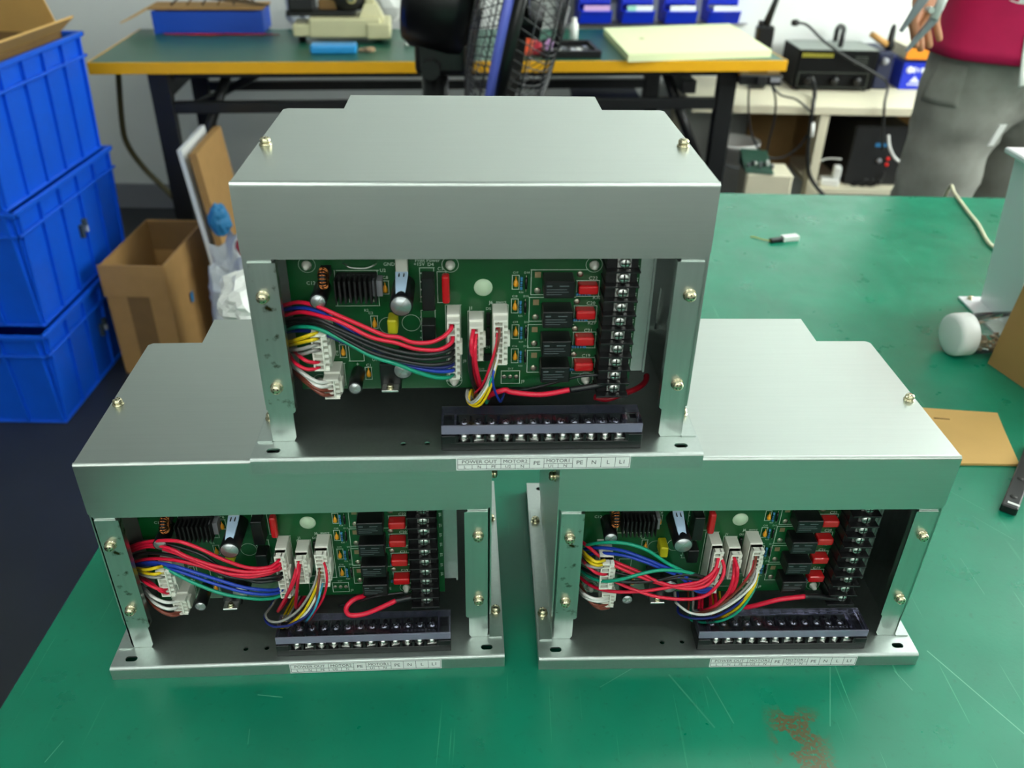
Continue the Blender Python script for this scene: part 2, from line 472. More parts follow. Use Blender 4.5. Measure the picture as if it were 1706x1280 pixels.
# high windows behind the photographer, unseen and added as front fill light
for i, (a, b) in enumerate(((-2.3, -0.75), (-0.75, 0.8), (0.8, 2.35))):
    f = MB(1); y = YF
    f.box(a, a + .04, y, y + .05, 1.75, 2.6).box(b - .04, b, y, y + .05, 1.75, 2.6).box(a, b, y, y + .05, 1.75, 1.79).box(a, b, y, y + .05, 2.56, 2.6)
    fo = structure(f.build('window_%d' % (i + 4), 'white_paint'))
    MB(1).box(a + .04, b - .04, y + .005, y + .015, 1.79, 2.56).build('pane', 'front_window_light', fo)
# skirting along the back wall
structure(MB(1).box(XL, XR, YB - .012, YB, 0, .1).build('baseboard_back', 'rack_grey'))
# unseen ceiling lamps, added as extra light
for i, (x, y) in enumerate(((1.0, 1.0), (-0.9, -0.6), (0.9, -0.6), (-0.9, -1.9), (0.9, -1.9))):
    lo = empty('ceiling_lamp', (x, y, ZC)); tag(lo, 'white twin tube ceiling lamp of the workshop', 'lamp', 'ceiling lamps')
    MB(1).box(-.62, .62, -.08, .08, -.06, 0, .01).build('housing', 'white_paint', lo)
    for s in (-1, 1):
        MB(1).cyl(.014, (-.58, s * .045, -.085), (.58, s * .045, -.085), 10).build('tube', 'tube_light', lo)

# ------------------------------------------------------------------ green work table
tb = empty('work_table', (0, 0, 0)); tag(tb, 'work table with scratched green top carrying the three steel control units', 'table')
TX0, TX1, TY0, TY1 = -0.346, 1.75, -0.40, 1.062
top = MB(1).box(TX0, TX1, TY0, TY1, -0.03, 0, .002).build('tabletop', 'table', tb); top.location.z = TZ
for x in (TX0 + .08, TX1 - .08):
    for y in (TY0 + .08, TY1 - .08):
        MB(1).box(x - .025, x + .025, y - .025, y + .025, 0, TZ - .0305).build('leg', 'frame_black', tb)
for y in (TY0 + .08, TY1 - .08):
    MB(1).box(TX0 + .106, TX1 - .106, y - .02, y + .02, TZ - .10, TZ - .0305).build('apron', 'frame_black', tb)

# ------------------------------------------------------------------ control unit
XW, YL0, YB0, YT0 = 130.7, 17.9, 173.1, 212.0
def screw_mesh():
    m = MB()
    m.lathe([(3.9, 0), (3.9, .7), (2.9, .75), (2.9, 1.9), (3.3, 1.95), (3.35, 2.7), (3.2, 3.6), (2.6, 4.3), (1.5, 4.7), (0, 4.8)], n=18)
    m.mi = 1
    m.box(-2.0, 2.0, -.42, .42, 4.2, 4.72).box(-.42, .42, -2.0, 2.0, 4.2, 4.72)
    m.mi = 0
    m.ring(3.0, .45, (0, 0, 1.1), n=18, m=6)
    bmesh.ops.recalc_face_normals(m.bm, faces=m.bm.faces[:])
    me = bpy.data.meshes.new('screw'); m.bm.to_mesh(me); m.bm.free()
    me.materials.append(MATS['screw_steel']); me.materials.append(MATS['recess']); return me
SCREW = screw_mesh()
ROT_FRONT = (R(90), R(20), 0)
def screw(parent, x, y, z, face='front', rot=None):
    o = bpy.data.objects.new('screw', SCREW); COL.objects.link(o); o.parent = parent; o.location = mm(x, y, z)
    a = random.uniform(0, 1.5)
    o.rotation_euler = {'front': (R(90), 0, 0), 'up': (0, 0, a), 'left': (0, R(-90), 0), 'right': (0, R(90), 0)}[face]
    if face == 'front': o.rotation_euler = Matrix.Rotation(R(90), 3, 'X').to_4x4().to_3x3().__matmul__(Matrix.Rotation(a, 3, 'Z')).to_euler()
    return o

def build_unit_template():
    root = empty('control_unit', (0, 0, 0))
    # ---- base plate with lips and slots
    base = MB()
    holes = [slot(sx * 127.3, y, 8.5, 4.6) for sx in (-1, 1) for y in (8.6, 195)] + [slot(-47.8, 14.2, 3.6, 3.6), slot(-32.8, 14.5, 3.6, 3.6)]
    me = plate_mesh([(-140, 2), (140, 2), (140, 203), (-140, 203)], holes, 1.2)
    base.add_mesh(me, Matrix.Translation(mm(0, 0, 10.6)) @ scale_m(.001)); bpy.data.meshes.remove(me)
    prof = [(2, 11.2), (1.1, 10.9), (.4, 10.3), (0, 9.4), (0, 0), (1.2, 0), (1.2, 9.2), (1.4, 9.7), (2, 10)]
    base.prism(prof, -140, 140, 'x')
    base.prism([(205 - a, b) for a, b in prof], -140, 140, 'x')
    for s in (-1, 1): base.prism([(1.2, 0), (203.8, 0), (203.8, 10.2), (1.2, 10.2)], s * 140, s * 138.8, 'x')
    base = base.build('base_plate', 'steel_plain', root)
    for f in base.data.polygons: f.use_smooth = False
    # ---- side brackets with foot and front flange
    for s in (-1, 1):
        b = MB()
        cut = [(60, 60), (110, 34), (112, 70), (84, 74)] if s > 0 else []
        me = plate_mesh([(18.6, 11.4), (168, 11.4), (168, 160), (18.6, 160)], [[(86, 74), (86, 52), (118, 36), (114, 71)]] if s > 0 else [], 1.2)
        mx = Matrix(((0, 0, 1, s * 128.9), (1, 0, 0, 0), (0, 1, 0, 0), (0, 0, 0, 1)))
        b.add_mesh(me, scale_m(.001) @ mx); bpy.data.meshes.remove(me)
        x0, x1 = sorted((s * 114.6, s * 129.5))
        b.prism([(x0, 14), (x0 + 1.5, 11.3), (x1 - 1.5, 11.3), (x1, 14), (x1, 138), (x0, 138)], 18.6, 19.8, 'y')
        b.prism([(s * 129.5, 17.2), (s * 138.6, 17.2), (s * 138.6, 165), (s * 129.5, 165)], 11.25, 12.4, 'z')
        br = b.build('side_bracket', 'flange', root)
        for y in (42.5, 148.6): screw(br, s * 134.9, y, 12.4, 'up')
    # ---- cover: top with rear tab, front skirt, sides, front flanges
    cv = MB()
    r = 2.2
    outline = [(-XW + .6, YL0 + r), (XW - .6, YL0 + r), (XW - .6, YB0 - 3), (XW - 3.5, YB0), (87.2, YB0), (87.2, YT0), (-89.7, YT0), (-89.7, YB0), (-XW + 3.5, YB0), (-XW + .6, YB0 - 3)]
    me = plate_mesh(outline, [], 1.2)
    cv.add_mesh(me, Matrix.Translation(mm(0, 0, HL - .6)) @ scale_m(.001)); bpy.data.meshes.remove(me)
    arc = [(YL0 + r - r * math.sin(t), HL - r + r * math.cos(t)) for t in [R(a) for a in (0, 18, 36, 54, 72, 90)]]
    arc_in = [(YL0 + r - (r - 1.2) * math.sin(t), HL - r + (r - 1.2) * math.cos(t)) for t in [R(a) for a in (90, 60, 30, 0)]]
    cv.prism(arc + arc_in, -XW, XW, 'x')
    zb = HL - 43.7
    cv.prism([(-XW, HL - r), (-XW, zb + 4), (-XW + 1.2, zb + 1.2), (-XW + 4, zb), (XW - 4, zb), (XW - 1.2, zb + 1.2), (XW, zb + 4), (XW, HL - r)], YL0, YL0 + 1.2, 'y')
    for s in (-1, 1):
        cv.prism([(YL0 + 2, 33.5), (YB0 - 1, 33.5), (YB0 - 1, HL - .8), (YL0 + 1.2, HL - .8), (YL0 + 1.2, 33.5 + 8)], s * XW, s * (XW - 1.1), 'x')
    cover = cv.build('cover', 'steel', root)
    for s in (-1, 1):
        f = MB()
        x0, x1 = sorted((s * 112.4, s * 127.9))
        f.prism([(x0, 34.5), (x0 + 1.2, 33.2), (x1 - 1.2, 33.2), (x1, 34.5), (x1, 132.8), (x0, 132.8)], 17.2, 18.4, 'y')
        xa, xb = sorted((s * 112.4, s * 113.6)); f.prism([(xa, 34.5), (xb, 34.5), (xb, 132.8), (xa, 132.8)], 17.3, 22.5, 'y')
        fl = f.build('front_flange', 'flange_stained' if s < 0 else 'flange', root)
        for z in (112.3, 52.0): screw(fl, s * 121.6, 17.2, z, 'front')
        screw(cover, s * 124.9, 86.3, HL, 'up')
        screw(cover, s * XW, 42.5, 145.4, 'left' if s < 0 else 'right')
    MB().box(-127.5, 127.5, 166.5, 167.7, 12, HL - 3).build('back_panel', 'steel_plain', root)  # unseen sheet added at the rear to keep the interior dark
    # ---- mounting plate behind the board
    MB().box(-128.3, 106.9, 47.2, 48.4, 43.5, 160).box(105.7, 106.9, 45, 47.5, 43.5, 160).build('mounting_plate', 'steel_plain', root)
    board(root)
    terminal_block(root)
    # ---- printed sticker on the front lip
    st = MB().box(-14.6, 94.2, -.18, -.02, .6, 10.2).build('label_sticker', 'paper', root)
    ln = MB(); y0, y1 = -.24, -.17
    X = [-13.7 + 8.93 * i for i in range(13)]
    def vline(x, z0, z1, t=.13): ln.box(x - t, x + t, y0, y1, z0, z1)
    def hline(xa, xb, z, t=.13): ln.box(xa, xb, y0, y1, z - t, z + t)
    hline(X[0], X[12], 9.3); hline(X[0], X[12], 1.5)
    for i in (0, 3, 5, 6, 8, 9, 10, 11, 12): vline(X[i], 1.5, 9.3)
    for i in (1, 2, 4, 7): vline(X[i], 1.5, 4.9)
    hline(X[0], X[5], 4.9); hline(X[6], X[8], 4.9)
    def txt(s, xa, xb, z, size):
        t = text_mesh(s, size); ln.add_mesh(t, Matrix.Translation(mm((xa + xb) / 2, -.26, z)) @ scale_m(.001) @ FRONT); bpy.data.meshes.remove(t)
    txt('POWER OUT', X[0], X[3], 7.0, 3.7); txt('MOTOR2', X[3], X[5], 7.0, 3.7); txt('MOTOR1', X[6], X[8], 7.0, 3.7)
    for i, s in ((0, 'L'), (1, 'N'), (2, 'PE'), (3, 'U2'), (4, 'N'), (6, 'U1'), (7, 'N')): txt(s, X[i], X[i + 1], 3.1, 3.1)
    for i, s in ((5, 'PE'), (8, 'PE'), (9, 'N'), (10, 'L'), (11, 'L1')): txt(s, X[i], X[i + 1], 5.4, 4.3)
    ln.build('lettering', 'ink', st, fix=False)
    return root

def c2(x, y): return (400 + x / 4.571, 420 + y / 4.571)
def c3(x, y): return (660 + x / 4.571, 420 + y / 4.571)
def c4(x, y): return (840 + x / 4.571, 420 + y / 4.571)
def T(p, y): return U('t', p[0], p[1], y)

def board(root):
    PY = 42.0
    bd = MB().box(-112, 97, PY, PY + 1.6, 35, 148).build('circuit_board', 'pcb', root)
    silk = MB(); sy0, sy1 = PY - .12, PY - .01
    def line(p, q, w=.17):
        a, b = T(p, PY), T(q, PY); d = b - a
        if abs(d.x) > abs(d.z): silk.box(min(a.x, b.x) - w, max(a.x, b.x) + w, sy0, sy1, (a.z + b.z) / 2 - w, (a.z + b.z) / 2 + w)
        else: silk.box((a.x + b.x) / 2 - w, (a.x + b.x) / 2 + w, sy0, sy1, min(a.z, b.z) - w, max(a.z, b.z) + w)
    def rect(c, x0, y0, x1, y1):
        for p, q in (((x0, y0), (x1, y0)), ((x1, y0), (x1, y1)), ((x1, y1), (x0, y1)), ((x0, y1), (x0, y0))): line(c(*p), c(*q))
    def txt(s, c, x, y, size=2.6, rot=0):
        p = T(c(x, y), PY); t = text_mesh(s, size)
        silk.add_mesh(t, Matrix.Translation(mm(p.x, PY - .13, p.z)) @ scale_m(.001) @ FRONT @ Matrix.Rotation(rot, 4, 'Z')); bpy.data.meshes.remove(t)
    def ringp(c, x, y, r):
        p = T(c(x, y), PY); silk.ring(r, .16, (p.x, PY - .02, p.z), 'y', 28, 4)
    # mounting posts with silk rings
    for x, z in ((-100.2, 120.8), (-16.5, 120.7), (68.9, 120.4), (-15.6, 40.7), (68.6, 40.7), (-100, 41)):
        silk.ring(4.9, .16, (x, PY - .02, z), 'y', 28, 4)
        p = MB().lathe([(2.9, 0), (2.9, -1.2), (1.9, -2.6), (1.7, -4.5), (.6, -5.2), (0, -5.2)], (x, PY, z), 'y', 14); p.build('nylon_post', 'nylon', bd)
        MB().cyl(2.6, (x, PY + 1.6, z), (x, 47.2, z), 10).build('standoff', 'nylon', bd)
    # ---- relays
    rel = None
    for k, z in enumerate((110.4, 90.6, 70.6, 52.2)):
        x0 = 38.6
        m = MB().box(-9.0, 9.0, -14.2, 0, -5.4, 5.4, .5)
        if rel is None:
            m.mi = 1
            for za, w, zz in ((2.6, 3.2, .9), (.4, 12, .35), (-1.2, 13, .35), (-2.8, 9, .35)): m.box(-7.6, -7.6 + w, -14.3, -14.15, za - zz / 2, za + zz / 2)
            m.box(0, 5.5, -14.3, -14.15, 2.3, 2.9)
            rel = m.build('relay', ['black_plastic', 'relay_print'], bd); o = rel
        else: m.bm.free(); o = inst(rel, 'relay', (0, 0, 0), bd)
        o.location = mm(47.4, PY, z)
        # white outline and round solder pads left of each relay
        tb_ = ((205, 135, 640, 325), (190, 345, 545, 527), (180, 552, 530, 728), (175, 748, 520, 915))[k]
        x, y, xe, ye = tb_
        line(c4(x, y), c4(xe, y)); line(c4(x, y), c4(x, ye)); line(c4(x, ye), c4(x + 120, ye))
        for (px, py, sq) in ((x + 52, y + 38, 1), (x + 48, ye - 32, 0), (xe - 62 if k == 0 else xe + 8, y + 32, 0)):
            p = T(c4(px, py), PY)
            pm = MB()
            if sq: pm.box(-1.8, 1.8, -.25, 0, -1.8, 1.8)
            else: pm.lathe([(2.1, 0), (2.1, -.2), (1.2, -.5), (0, -.9)], axis='y', n=12)
            pm = pm.build('solder_pad', 'solder_square' if sq else 'solder', bd); pm.location = mm(p.x, PY, p.z)
    # ---- red film capacitors next to the relays, blue resistors below them
    fc = None; br = None
    for k, (px, py, rx, ry) in enumerate(((640, 275, 605, 330), (620, 467, 580, 525), (612, 668, 570, 730), (605, 862, 550, 905))):
        p = T(c4(px, py), 36); q = T(c4(rx, ry), 39)
        if fc is None:
            fc = MB().box(-6.0, 6.0, -4.2, 4, -3.0, 3.0, 1.4, 3).build('film_capacitor', 'red_film', bd); o = fc
            br = MB(); br.lathe([(0, -4.6), (.9, -4.5), (1.1, -3.6), (.8, -2.8), (.8, 2.8), (1.1, 3.6), (.9, 4.5), (0, 4.6)], axis='x', n=10)
            br.mi = 1
            for xx in (-3.4, -1.7, 0, 1.7): br.lathe([(.95, xx), (.95, xx + .6)], axis='x', n=10)
            br = br.build('resistor', ['blue_res', 'dark_navy'], bd); o2 = br
        else: o = inst(fc, 'film_capacitor', (0, 0, 0), bd); o2 = inst(br, 'resistor', (0, 0, 0), bd)
        o.location = mm(p.x, 37.8, p.z - .6); o2.location = mm(q.x, 40.4, q.z)
        rect(c4, px - 88, py - 58, px + 82, py + 62)
    for s, x, y in (('C22', 678, 200), ('C20', 660, 390), ('C21', 640, 598), ('C19', 623, 790), ('R30', 705, 347), ('R29', 667, 540)): txt(s, c4, x, y, 3.2)
    txt('WZDRIVE', c4, 405, 978, 3.1)
    line(c4(768, 50), c4(768, 60)); line(c4(765, 60), c4(685, 1000))
    # ---- orange disc capacitors, standing resistors and diodes
    oc = rs = di = None
    for k, (px, py) in enumerate(((912, 235), (905, 415), (910, 612), (905, 795))):
        p = T(c3(px, py), 40)
        if oc is None:
            oc = MB().lathe([(0, 2.6), (.5, 2.4), (1.2, .8), (1.6, -.9), (1.2, -2.2), (0, -2.7)], axis='z', n=12).box(-.25, .25, -.3, .3, 2.2, 4.0).build('disc_capacitor', 'orange_cap', bd); a = oc
            rs = MB().lathe([(0, 4.2), (.75, 4.1), (.9, 3.2), (.7, 2.4), (.7, -2.4), (.9, -3.2), (.75, -4.1), (0, -4.2)], axis='z', n=10)
            rs.mi = 1
            for zz in (-2.0, -.6, 1.2): rs.lathe([(.82, zz), (.82, zz + .5)], axis='z', n=10)
            rs = rs.build('resistor', ['blue_res', 'dark_navy'], bd); b = rs
            di = MB().lathe([(0, 3.6), (.8, 3.5), (.8, -3.5), (0, -3.6)], axis='z', n=10); di.mi = 1; di.cyl(.25, (0, 0, 3.4), (0, 0, 5.4), 6).cyl(.25, (0, 0, -3.4), (0, 0, -5.4), 6); di = di.build('diode', ['black_plastic', 'solder'], bd); c = di
        else: a = inst(oc, 'disc_capacitor', (0, 0, 0), bd); b = inst(rs, 'resistor', (0, 0, 0), bd); c = inst(di, 'diode', (0, 0, 0), bd)
        a.location = mm(p.x, 40, p.z)
        q = T(c3(px + 42, py + 5), 40.5); b.location = mm(q.x, 40.7, q.z)
        q = T(c3(px + 78, py + 8), 40.5); c.location = mm(q.x, 40.9, q.z)
        rect(c3, px - 28, py - 58, px + 24, py + 48)
        txt(('C17', 'C18', 'C19', 'C16')[k], c3, px - 2, py - 78, 1.9); txt(('D14', 'D15', 'D12', 'D13')[k], c3, px + 84, py - 78, 1.9); txt(('R26', 'R25', 'R24', 'R23')[k], c3, px + 40, py + 72, 1.7)
    # ---- round sticker
    MB().lathe([(5.6, 0), (5.6, -.2), (0, -.2)], (T(c3(663, 270), PY).x, PY - .02, T(c3(663, 270), PY).z), 'y', 28).build('round_sticker', 'sticker_green', bd)
    sp = T(c3(663, 270), PY)
    silk.ring(4.6, .12, (sp.x, PY - .24, sp.z), 'y', 28, 4)
    # ---- 3-hole pad area
    rect(c3, 800, 905, 940, 1000)
    for x in (822, 868, 915):
        p = T(c3(x, 950), PY); MB().lathe([(1.5, 0), (1.5, -.2), (.6, -.3), (0, -.1)], axis='y', n=12).build('solder_pad', 'solder', bd).location = mm(p.x, PY, p.z)
    txt('J9', c3, 965, 985, 3); txt('D17', c3, 872, 888, 1.9); txt('D10', c3, 650, 890, 1.9)
    txt('J1', c3, 570, 428, 3.1); txt('J6', c3, 722, 385, 3.1); txt('D5', c3, 703, 432, 2.6); txt('D1', c3, 700, 725, 2.6); txt('J8', c3, 522, 830, 2.8)
    txt('+15V', c3, 175, 93, 3); txt('D4', c3, 262, 95, 3); txt('C3', c3, 337, 128, 3); txt('Print Power', c3, 238, 64, 3)
    txt('GND', c2, 1135, 93, 3); txt('C12', c2, 540, 237, 3.2); txt('U2', c2, 1087, 141, 3); txt('C8', c2, 1105, 195, 2.8); txt('C1', c2, 980, 862, 2.8); txt('+', c2, 895, 855, 4); txt('R2', c2, 962, 445, 2.6); txt('C2', c2, 995, 465, 2.4); txt('C4', c2, 772, 690, 2.6); txt('RL2', c2, 738, 770, 2.4, R(-90)); txt('U1', c2, 1025, 822, 2.6)
    txt('0060CF', c3, 800, 384, 2.0)
    for i, zz in enumerate((118, 110, 100, 91, 82, 72, 62, 53)):
        silk.box(94.2, 96.2, sy0, sy1, zz + 1.2, zz + 1.6).box(94.6, 95.0, sy0, sy1, zz - 1.5, zz + 1.8).box(95.6, 96.0, sy0, sy1, zz - 1.0, zz + .6)
    rect(c2, 730, 140, 1052, 410); rect(c2, 1083, 220, 1132, 320); rect(c2, 998, 487, 1048, 582); rect(c2, 760, 707, 808, 803); rect(c2, 955, 878, 1003, 970); rect(c2, 830, 690, 940, 830); rect(c2, 690, 848, 800, 1015)
    rect(c3, 183, 120, 290, 380); rect(c3, 315, 150, 382, 385); rect(c3, 195, 443, 300, 680); rect(c3, 382, 403, 495, 980); rect(c3, 548, 450, 667, 830); rect(c3, 733, 402, 850, 850)
    rect(c3, 600, 905, 700, 980)
    ringp(c2, 1130, 560, 5.6); ringp(c3, 115, 540, 5.6)
    silk.build('silkscreen', 'silk', bd, fix=False)
    # ---- orange ceramic capacitors in the left part
    for x, y in ((1105, 280), (1025, 545), (785, 762), (980, 925)):
        p = T(c2(x, y), 40); inst(oc, 'disc_capacitor', mm(p.x, 40, p.z), bd)
    # ---- electrolytic capacitors (axis towards the front)
    def elcap(p, yf, r):
        q = T(p, yf)
        m = MB(); m.lathe([(r, 0), (r, -(PY - yf) + .6), (r - .25, -(PY - yf) + .1), (r - .6, -(PY - yf) + .3)], axis='y', n=24)
        m.mi = 1; m.lathe([(r - .7, -(PY - yf) + .5), (r - .75, -(PY - yf) + .1), (0, -(PY - yf) + .1)], axis='y', n=24)
        m.mi = 2; d = -(PY - yf)
        for a in (R(35), R(125)):
            m.obox(Matrix.Translation((0, d + .08, 0)) @ Matrix.Rotation(a, 4, 'Y'), (r - .8) * 2, .1, .25)
        o = m.build('electrolytic_capacitor', ['cap_sleeve', 'cap_top', 'solder'], bd); o.location = mm(q.x, PY, q.z)
    elcap(c2(592, 382), 22, 4.9); elcap(c2(1225, 415), 13, 6.6); elcap(c2(875, 1042), 21.7, 4.3); elcap(c2(1240, 905), 22, 6.0)
    # ---- copper choke
    p = T(c2(628, 205), 27); ch = MB(); ch.ring(3.8, 2.2, axis='x', n=24, m=10); ch = ch.build('choke', 'black_matte', bd); ch.location = mm(p.x, 30, p.z - 1)
    cw = MB()
    for i in range(18):
        a = 2 * math.pi * i / 18
        c = Vector((0, 3.8 * math.cos(a), 3.8 * math.sin(a))); rad = Vector((0, math.cos(a), math.sin(a)))
        pts = [c + rad * 2.5 * math.cos(b) + Vector((2.5 * math.sin(b), 0, 0)) for b in [2 * math.pi * j / 10 for j in range(11)]]
        cw.tube(pts, .42, 5, 0)
    cw = cw.build('choke_winding', 'copper', bd); cw.location = ch.location
    MB().box(-3, 3, 30 - PY + 3, 0, -2, 3).build('choke_base', 'black_matte', bd).location = mm(p.x, PY, p.z - 1)
    # ---- regulator with black heat sink (fins) U2
    a, b = T(c2(735, 150), PY), T(c2(1040, 390), 29)
    hs = MB().box(a.x, b.x, 38, 41.9, b.z, a.z, .3)
    n = 9
    for i in range(n):
        x = a.x + (b.x - a.x) * i / (n - 1); hs.box(max(a.x, x - .55), min(b.x, x + .55), 28, 38, b.z, a.z)
    hs.build('heat_sink', 'black_matte', bd)
    for i in range(5):
        x = a.x + (b.x - a.x) * (.1 + .2 * i); MB().cyl(.35, (x, 35, b.z - 2.2), (x, 35, b.z), 6).build('pin', 'nickel', bd)
    MB().box(b.x - 3, b.x + 3.2, 34, 41.9, b.z + 2, b.z + 12).build('regulator', 'rack_grey', bd)
    # jumper loop
    MB().tube([T(c2(785, 88), PY), T(c2(800, 95), 38), T(c2(840, 118), 36), T(c2(950, 124), 36), T(c2(1020, 100), 38), T(c2(1037, 88), PY)], .45, 8).build('jumper', 'nickel', bd)
    # ---- white header and pale strip that reaches the large capacitor
    a, b = T(c2(1185, 30), PY), T(c2(1278, 170), 36)
    MB().box(a.x, b.x, 36, 41.9, b.z, a.z + 4, .3).build('header', 'nylon_dim', bd)
    for x in (.3, .7): MB().cyl(.4, (a.x + (b.x - a.x) * x, 36.3, b.z + 1), (a.x + (b.x - a.x) * x, 31, b.z + 1), 6).build('pin', 'black_plastic', bd)
    A, B = T(c2(1182, 175), 35), T(c2(1280, 175), 35); C, D = T(c2(1185, 345), 16), T(c2(1255, 345), 16)
    o3 = Vector((0, 1.0, 1.6))
    MB().hexa([A, B, D, C, A + o3, B + o3, D + o3, C + o3]).build('plug_strip', 'blue_strip', bd)
    mk = MB()
    for f in (.3, .62):
        for t in (.25, .72):
            s0 = A.lerp(C, t).lerp(B.lerp(D, t), f); mk.obox(Matrix.Translation(s0 - Vector((0, .6, .9))), .5, .5, 3)
    mk.build('strip_mark', 'black_plastic', bd)
    # ---- yellow taped part
    a, b = T(c2(1125, 490), 36), T(c2(1200, 630), 30)
    MB().box(a.x, b.x, 30, 41.9, b.z, a.z, .8).build('taped_coil', 'yellow_tape', bd)
    # ---- transistor with screw
    MB().box(-60.5, -48.0, 26, 41.9, 44, 62, .4).build('transistor', 'black_plastic', bd)
    MB().box(-59.4, -49.2, 18.5, 26.2, 46.6, 48, .3).build('transistor_tab', 'nickel', bd)
    o = bpy.data.objects.new('screw', SCREW); COL.objects.link(o); o.parent = bd; o.location = mm(-54.3, 21.5, 48); o.scale = (.6,) * 3
    # ---- dark modules and diodes
    for (x0, y0, x1, y1, yf) in ((190, 205, 296, 450, 31), (195, 560, 300, 690, 31)):
        a, b = T(c3(x0, y0), yf), T(c3(x1, y1), yf)
        MB().box(a.x, b.x, yf, 41.9, b.z, a.z, .4).build('driver_module', 'black_plastic', bd)
    for (x0, y0, x1, y1) in ((688, 470, 715, 560), (688, 580, 715, 660), (688, 665, 715, 715), (668, 785, 725, 832)):
        a, b = T(c3(x0, y0), 39.5), T(c3(x1, y1), 39.5)
        MB().box(a.x, b.x, 39.5, 41.9, b.z, a.z, .3).build('diode_pack', 'black_plastic', bd)
    for x in (208, ):
        for y in (160, 225, 285, 340, 495, 545, 600, 650):
            p = T(c3(x, y), PY); MB().cyl(.5, (0, 0, 0), (0, -.5, 0), 8).build('pin', 'nickel', bd).location = mm(p.x - 1.5, PY, p.z)
    a, b = T(c3(345, 185), 34), T(c3(410, 400), 34)
    MB().box(a.x, b.x, 34, 40, b.z, a.z, 1.5, 3).build('film_capacitor', 'red_film', bd)
    # ---- white plug connectors
    def plug(x0, x1, yf, z0, z1, npin, rail=1):
        m = MB()
        w = x1 - x0
        m.box(x0, x1, yf + 7, 41.9, z0 - 1, z1 + 1.2, .4)                                  # header shroud
        m.box(x0 + .4, x1 - .4, yf + .0, yf + 7.2, z1 - 1.4, z1, .2)                        # end walls of the plug
        m.box(x0 + .4, x1 - .4, yf, yf + 7.2, z0, z0 + 1.0, .2)
        m.box(x0 + .4, x0 + 1.3, yf + .4, yf + 7.2, z0, z1)
        m.box(x0 + w * .62, x0 + w * .62 + 1.0, yf, yf + 7.2, z0, z1, .2)
        m.box(x0 + .4, x1 - .5, yf + 4.5, yf + 7.2, z0, z1)
        p = (z1 - z0 - 1) / npin
        for i in range(1, npin): m.box(x0 + .6, x0 + w * .62, yf + .3, yf + 6, z0 + .5 + p * i - .35, z0 + .5 + p * i + .35)
        for i in range(npin): m.box(x0 + w * .62, x1 - .3, yf + 1.0, yf + 5, z0 + .5 + p * i + .4, z0 + .5 + p * i + p * .62)
        m.box(x1 - .6, x1 + 1.3, yf + 3, yf + 10, (z0 + z1) / 2 - 4, (z0 + z1) / 2 + 4, .3)   # latch
        return m.build('plug_connector', 'nylon', bd)
    plug(-19.0, -11.2, 21.5, 53.5, 93.2, 9)
    plug(-5.8, 2.8, 23, 65.7, 89.0, 6)
    plug(8.3, 17.4, 21.5, 63.5, 94, 8)
    # left plugs point to the left/front
    plug(-98.5, -88.5, 17, 63, 87.5, 6)
    plug(-95.0, -85.0, 21.5, 40.2, 54.4, 4)
    # ---- barrier terminal strip at the right edge
    ts = MB().box(74, 92.5, 28.4, 41.9, 38.5, 131, .3)
    zs = [119.2 - 9.4 * i for i in range(-1, 9)]
    for i in range(11):
        z = 119.2 + 4.7 + 9.4 - 9.4 * i
        ts.box(73.2, 93.2, 22.3, 41.9, z - .55, z + .55, .15)
    ts = ts.build('terminal_strip', 'black_plastic', bd)
    for z in zs:
        o = bpy.data.objects.new('terminal_screw', TERM); COL.objects.link(o); o.parent = bd; o.location = mm(84.2, 28.4, z); o.rotation_euler = (R(90), 0, 0); o.scale = (1.12, 1.12, 1.1)

def term_mesh():
    m = MB(); m.box(-3.6, 3.6, -3.3, 3.3, 0, .8, .1); m.lathe([(3.1, .8), (3.1, 2.6), (2.6, 3.7), (1.2, 4.1), (0, 4.1)], n=16)
    m.mi = 1; m.box(-2.2, 2.2, -.4, .4, 3.7, 4.16).box(-.4, .4, -2.2, 2.2, 3.7, 4.16)
    bmesh.ops.recalc_face_normals(m.bm, faces=m.bm.faces[:])
    me = bpy.data.meshes.new('terminal_screw'); m.bm.to_mesh(me); m.bm.free()
    me.materials.append(MATS['nickel']); me.materials.append(MATS['recess']); return me
TERM = term_mesh()

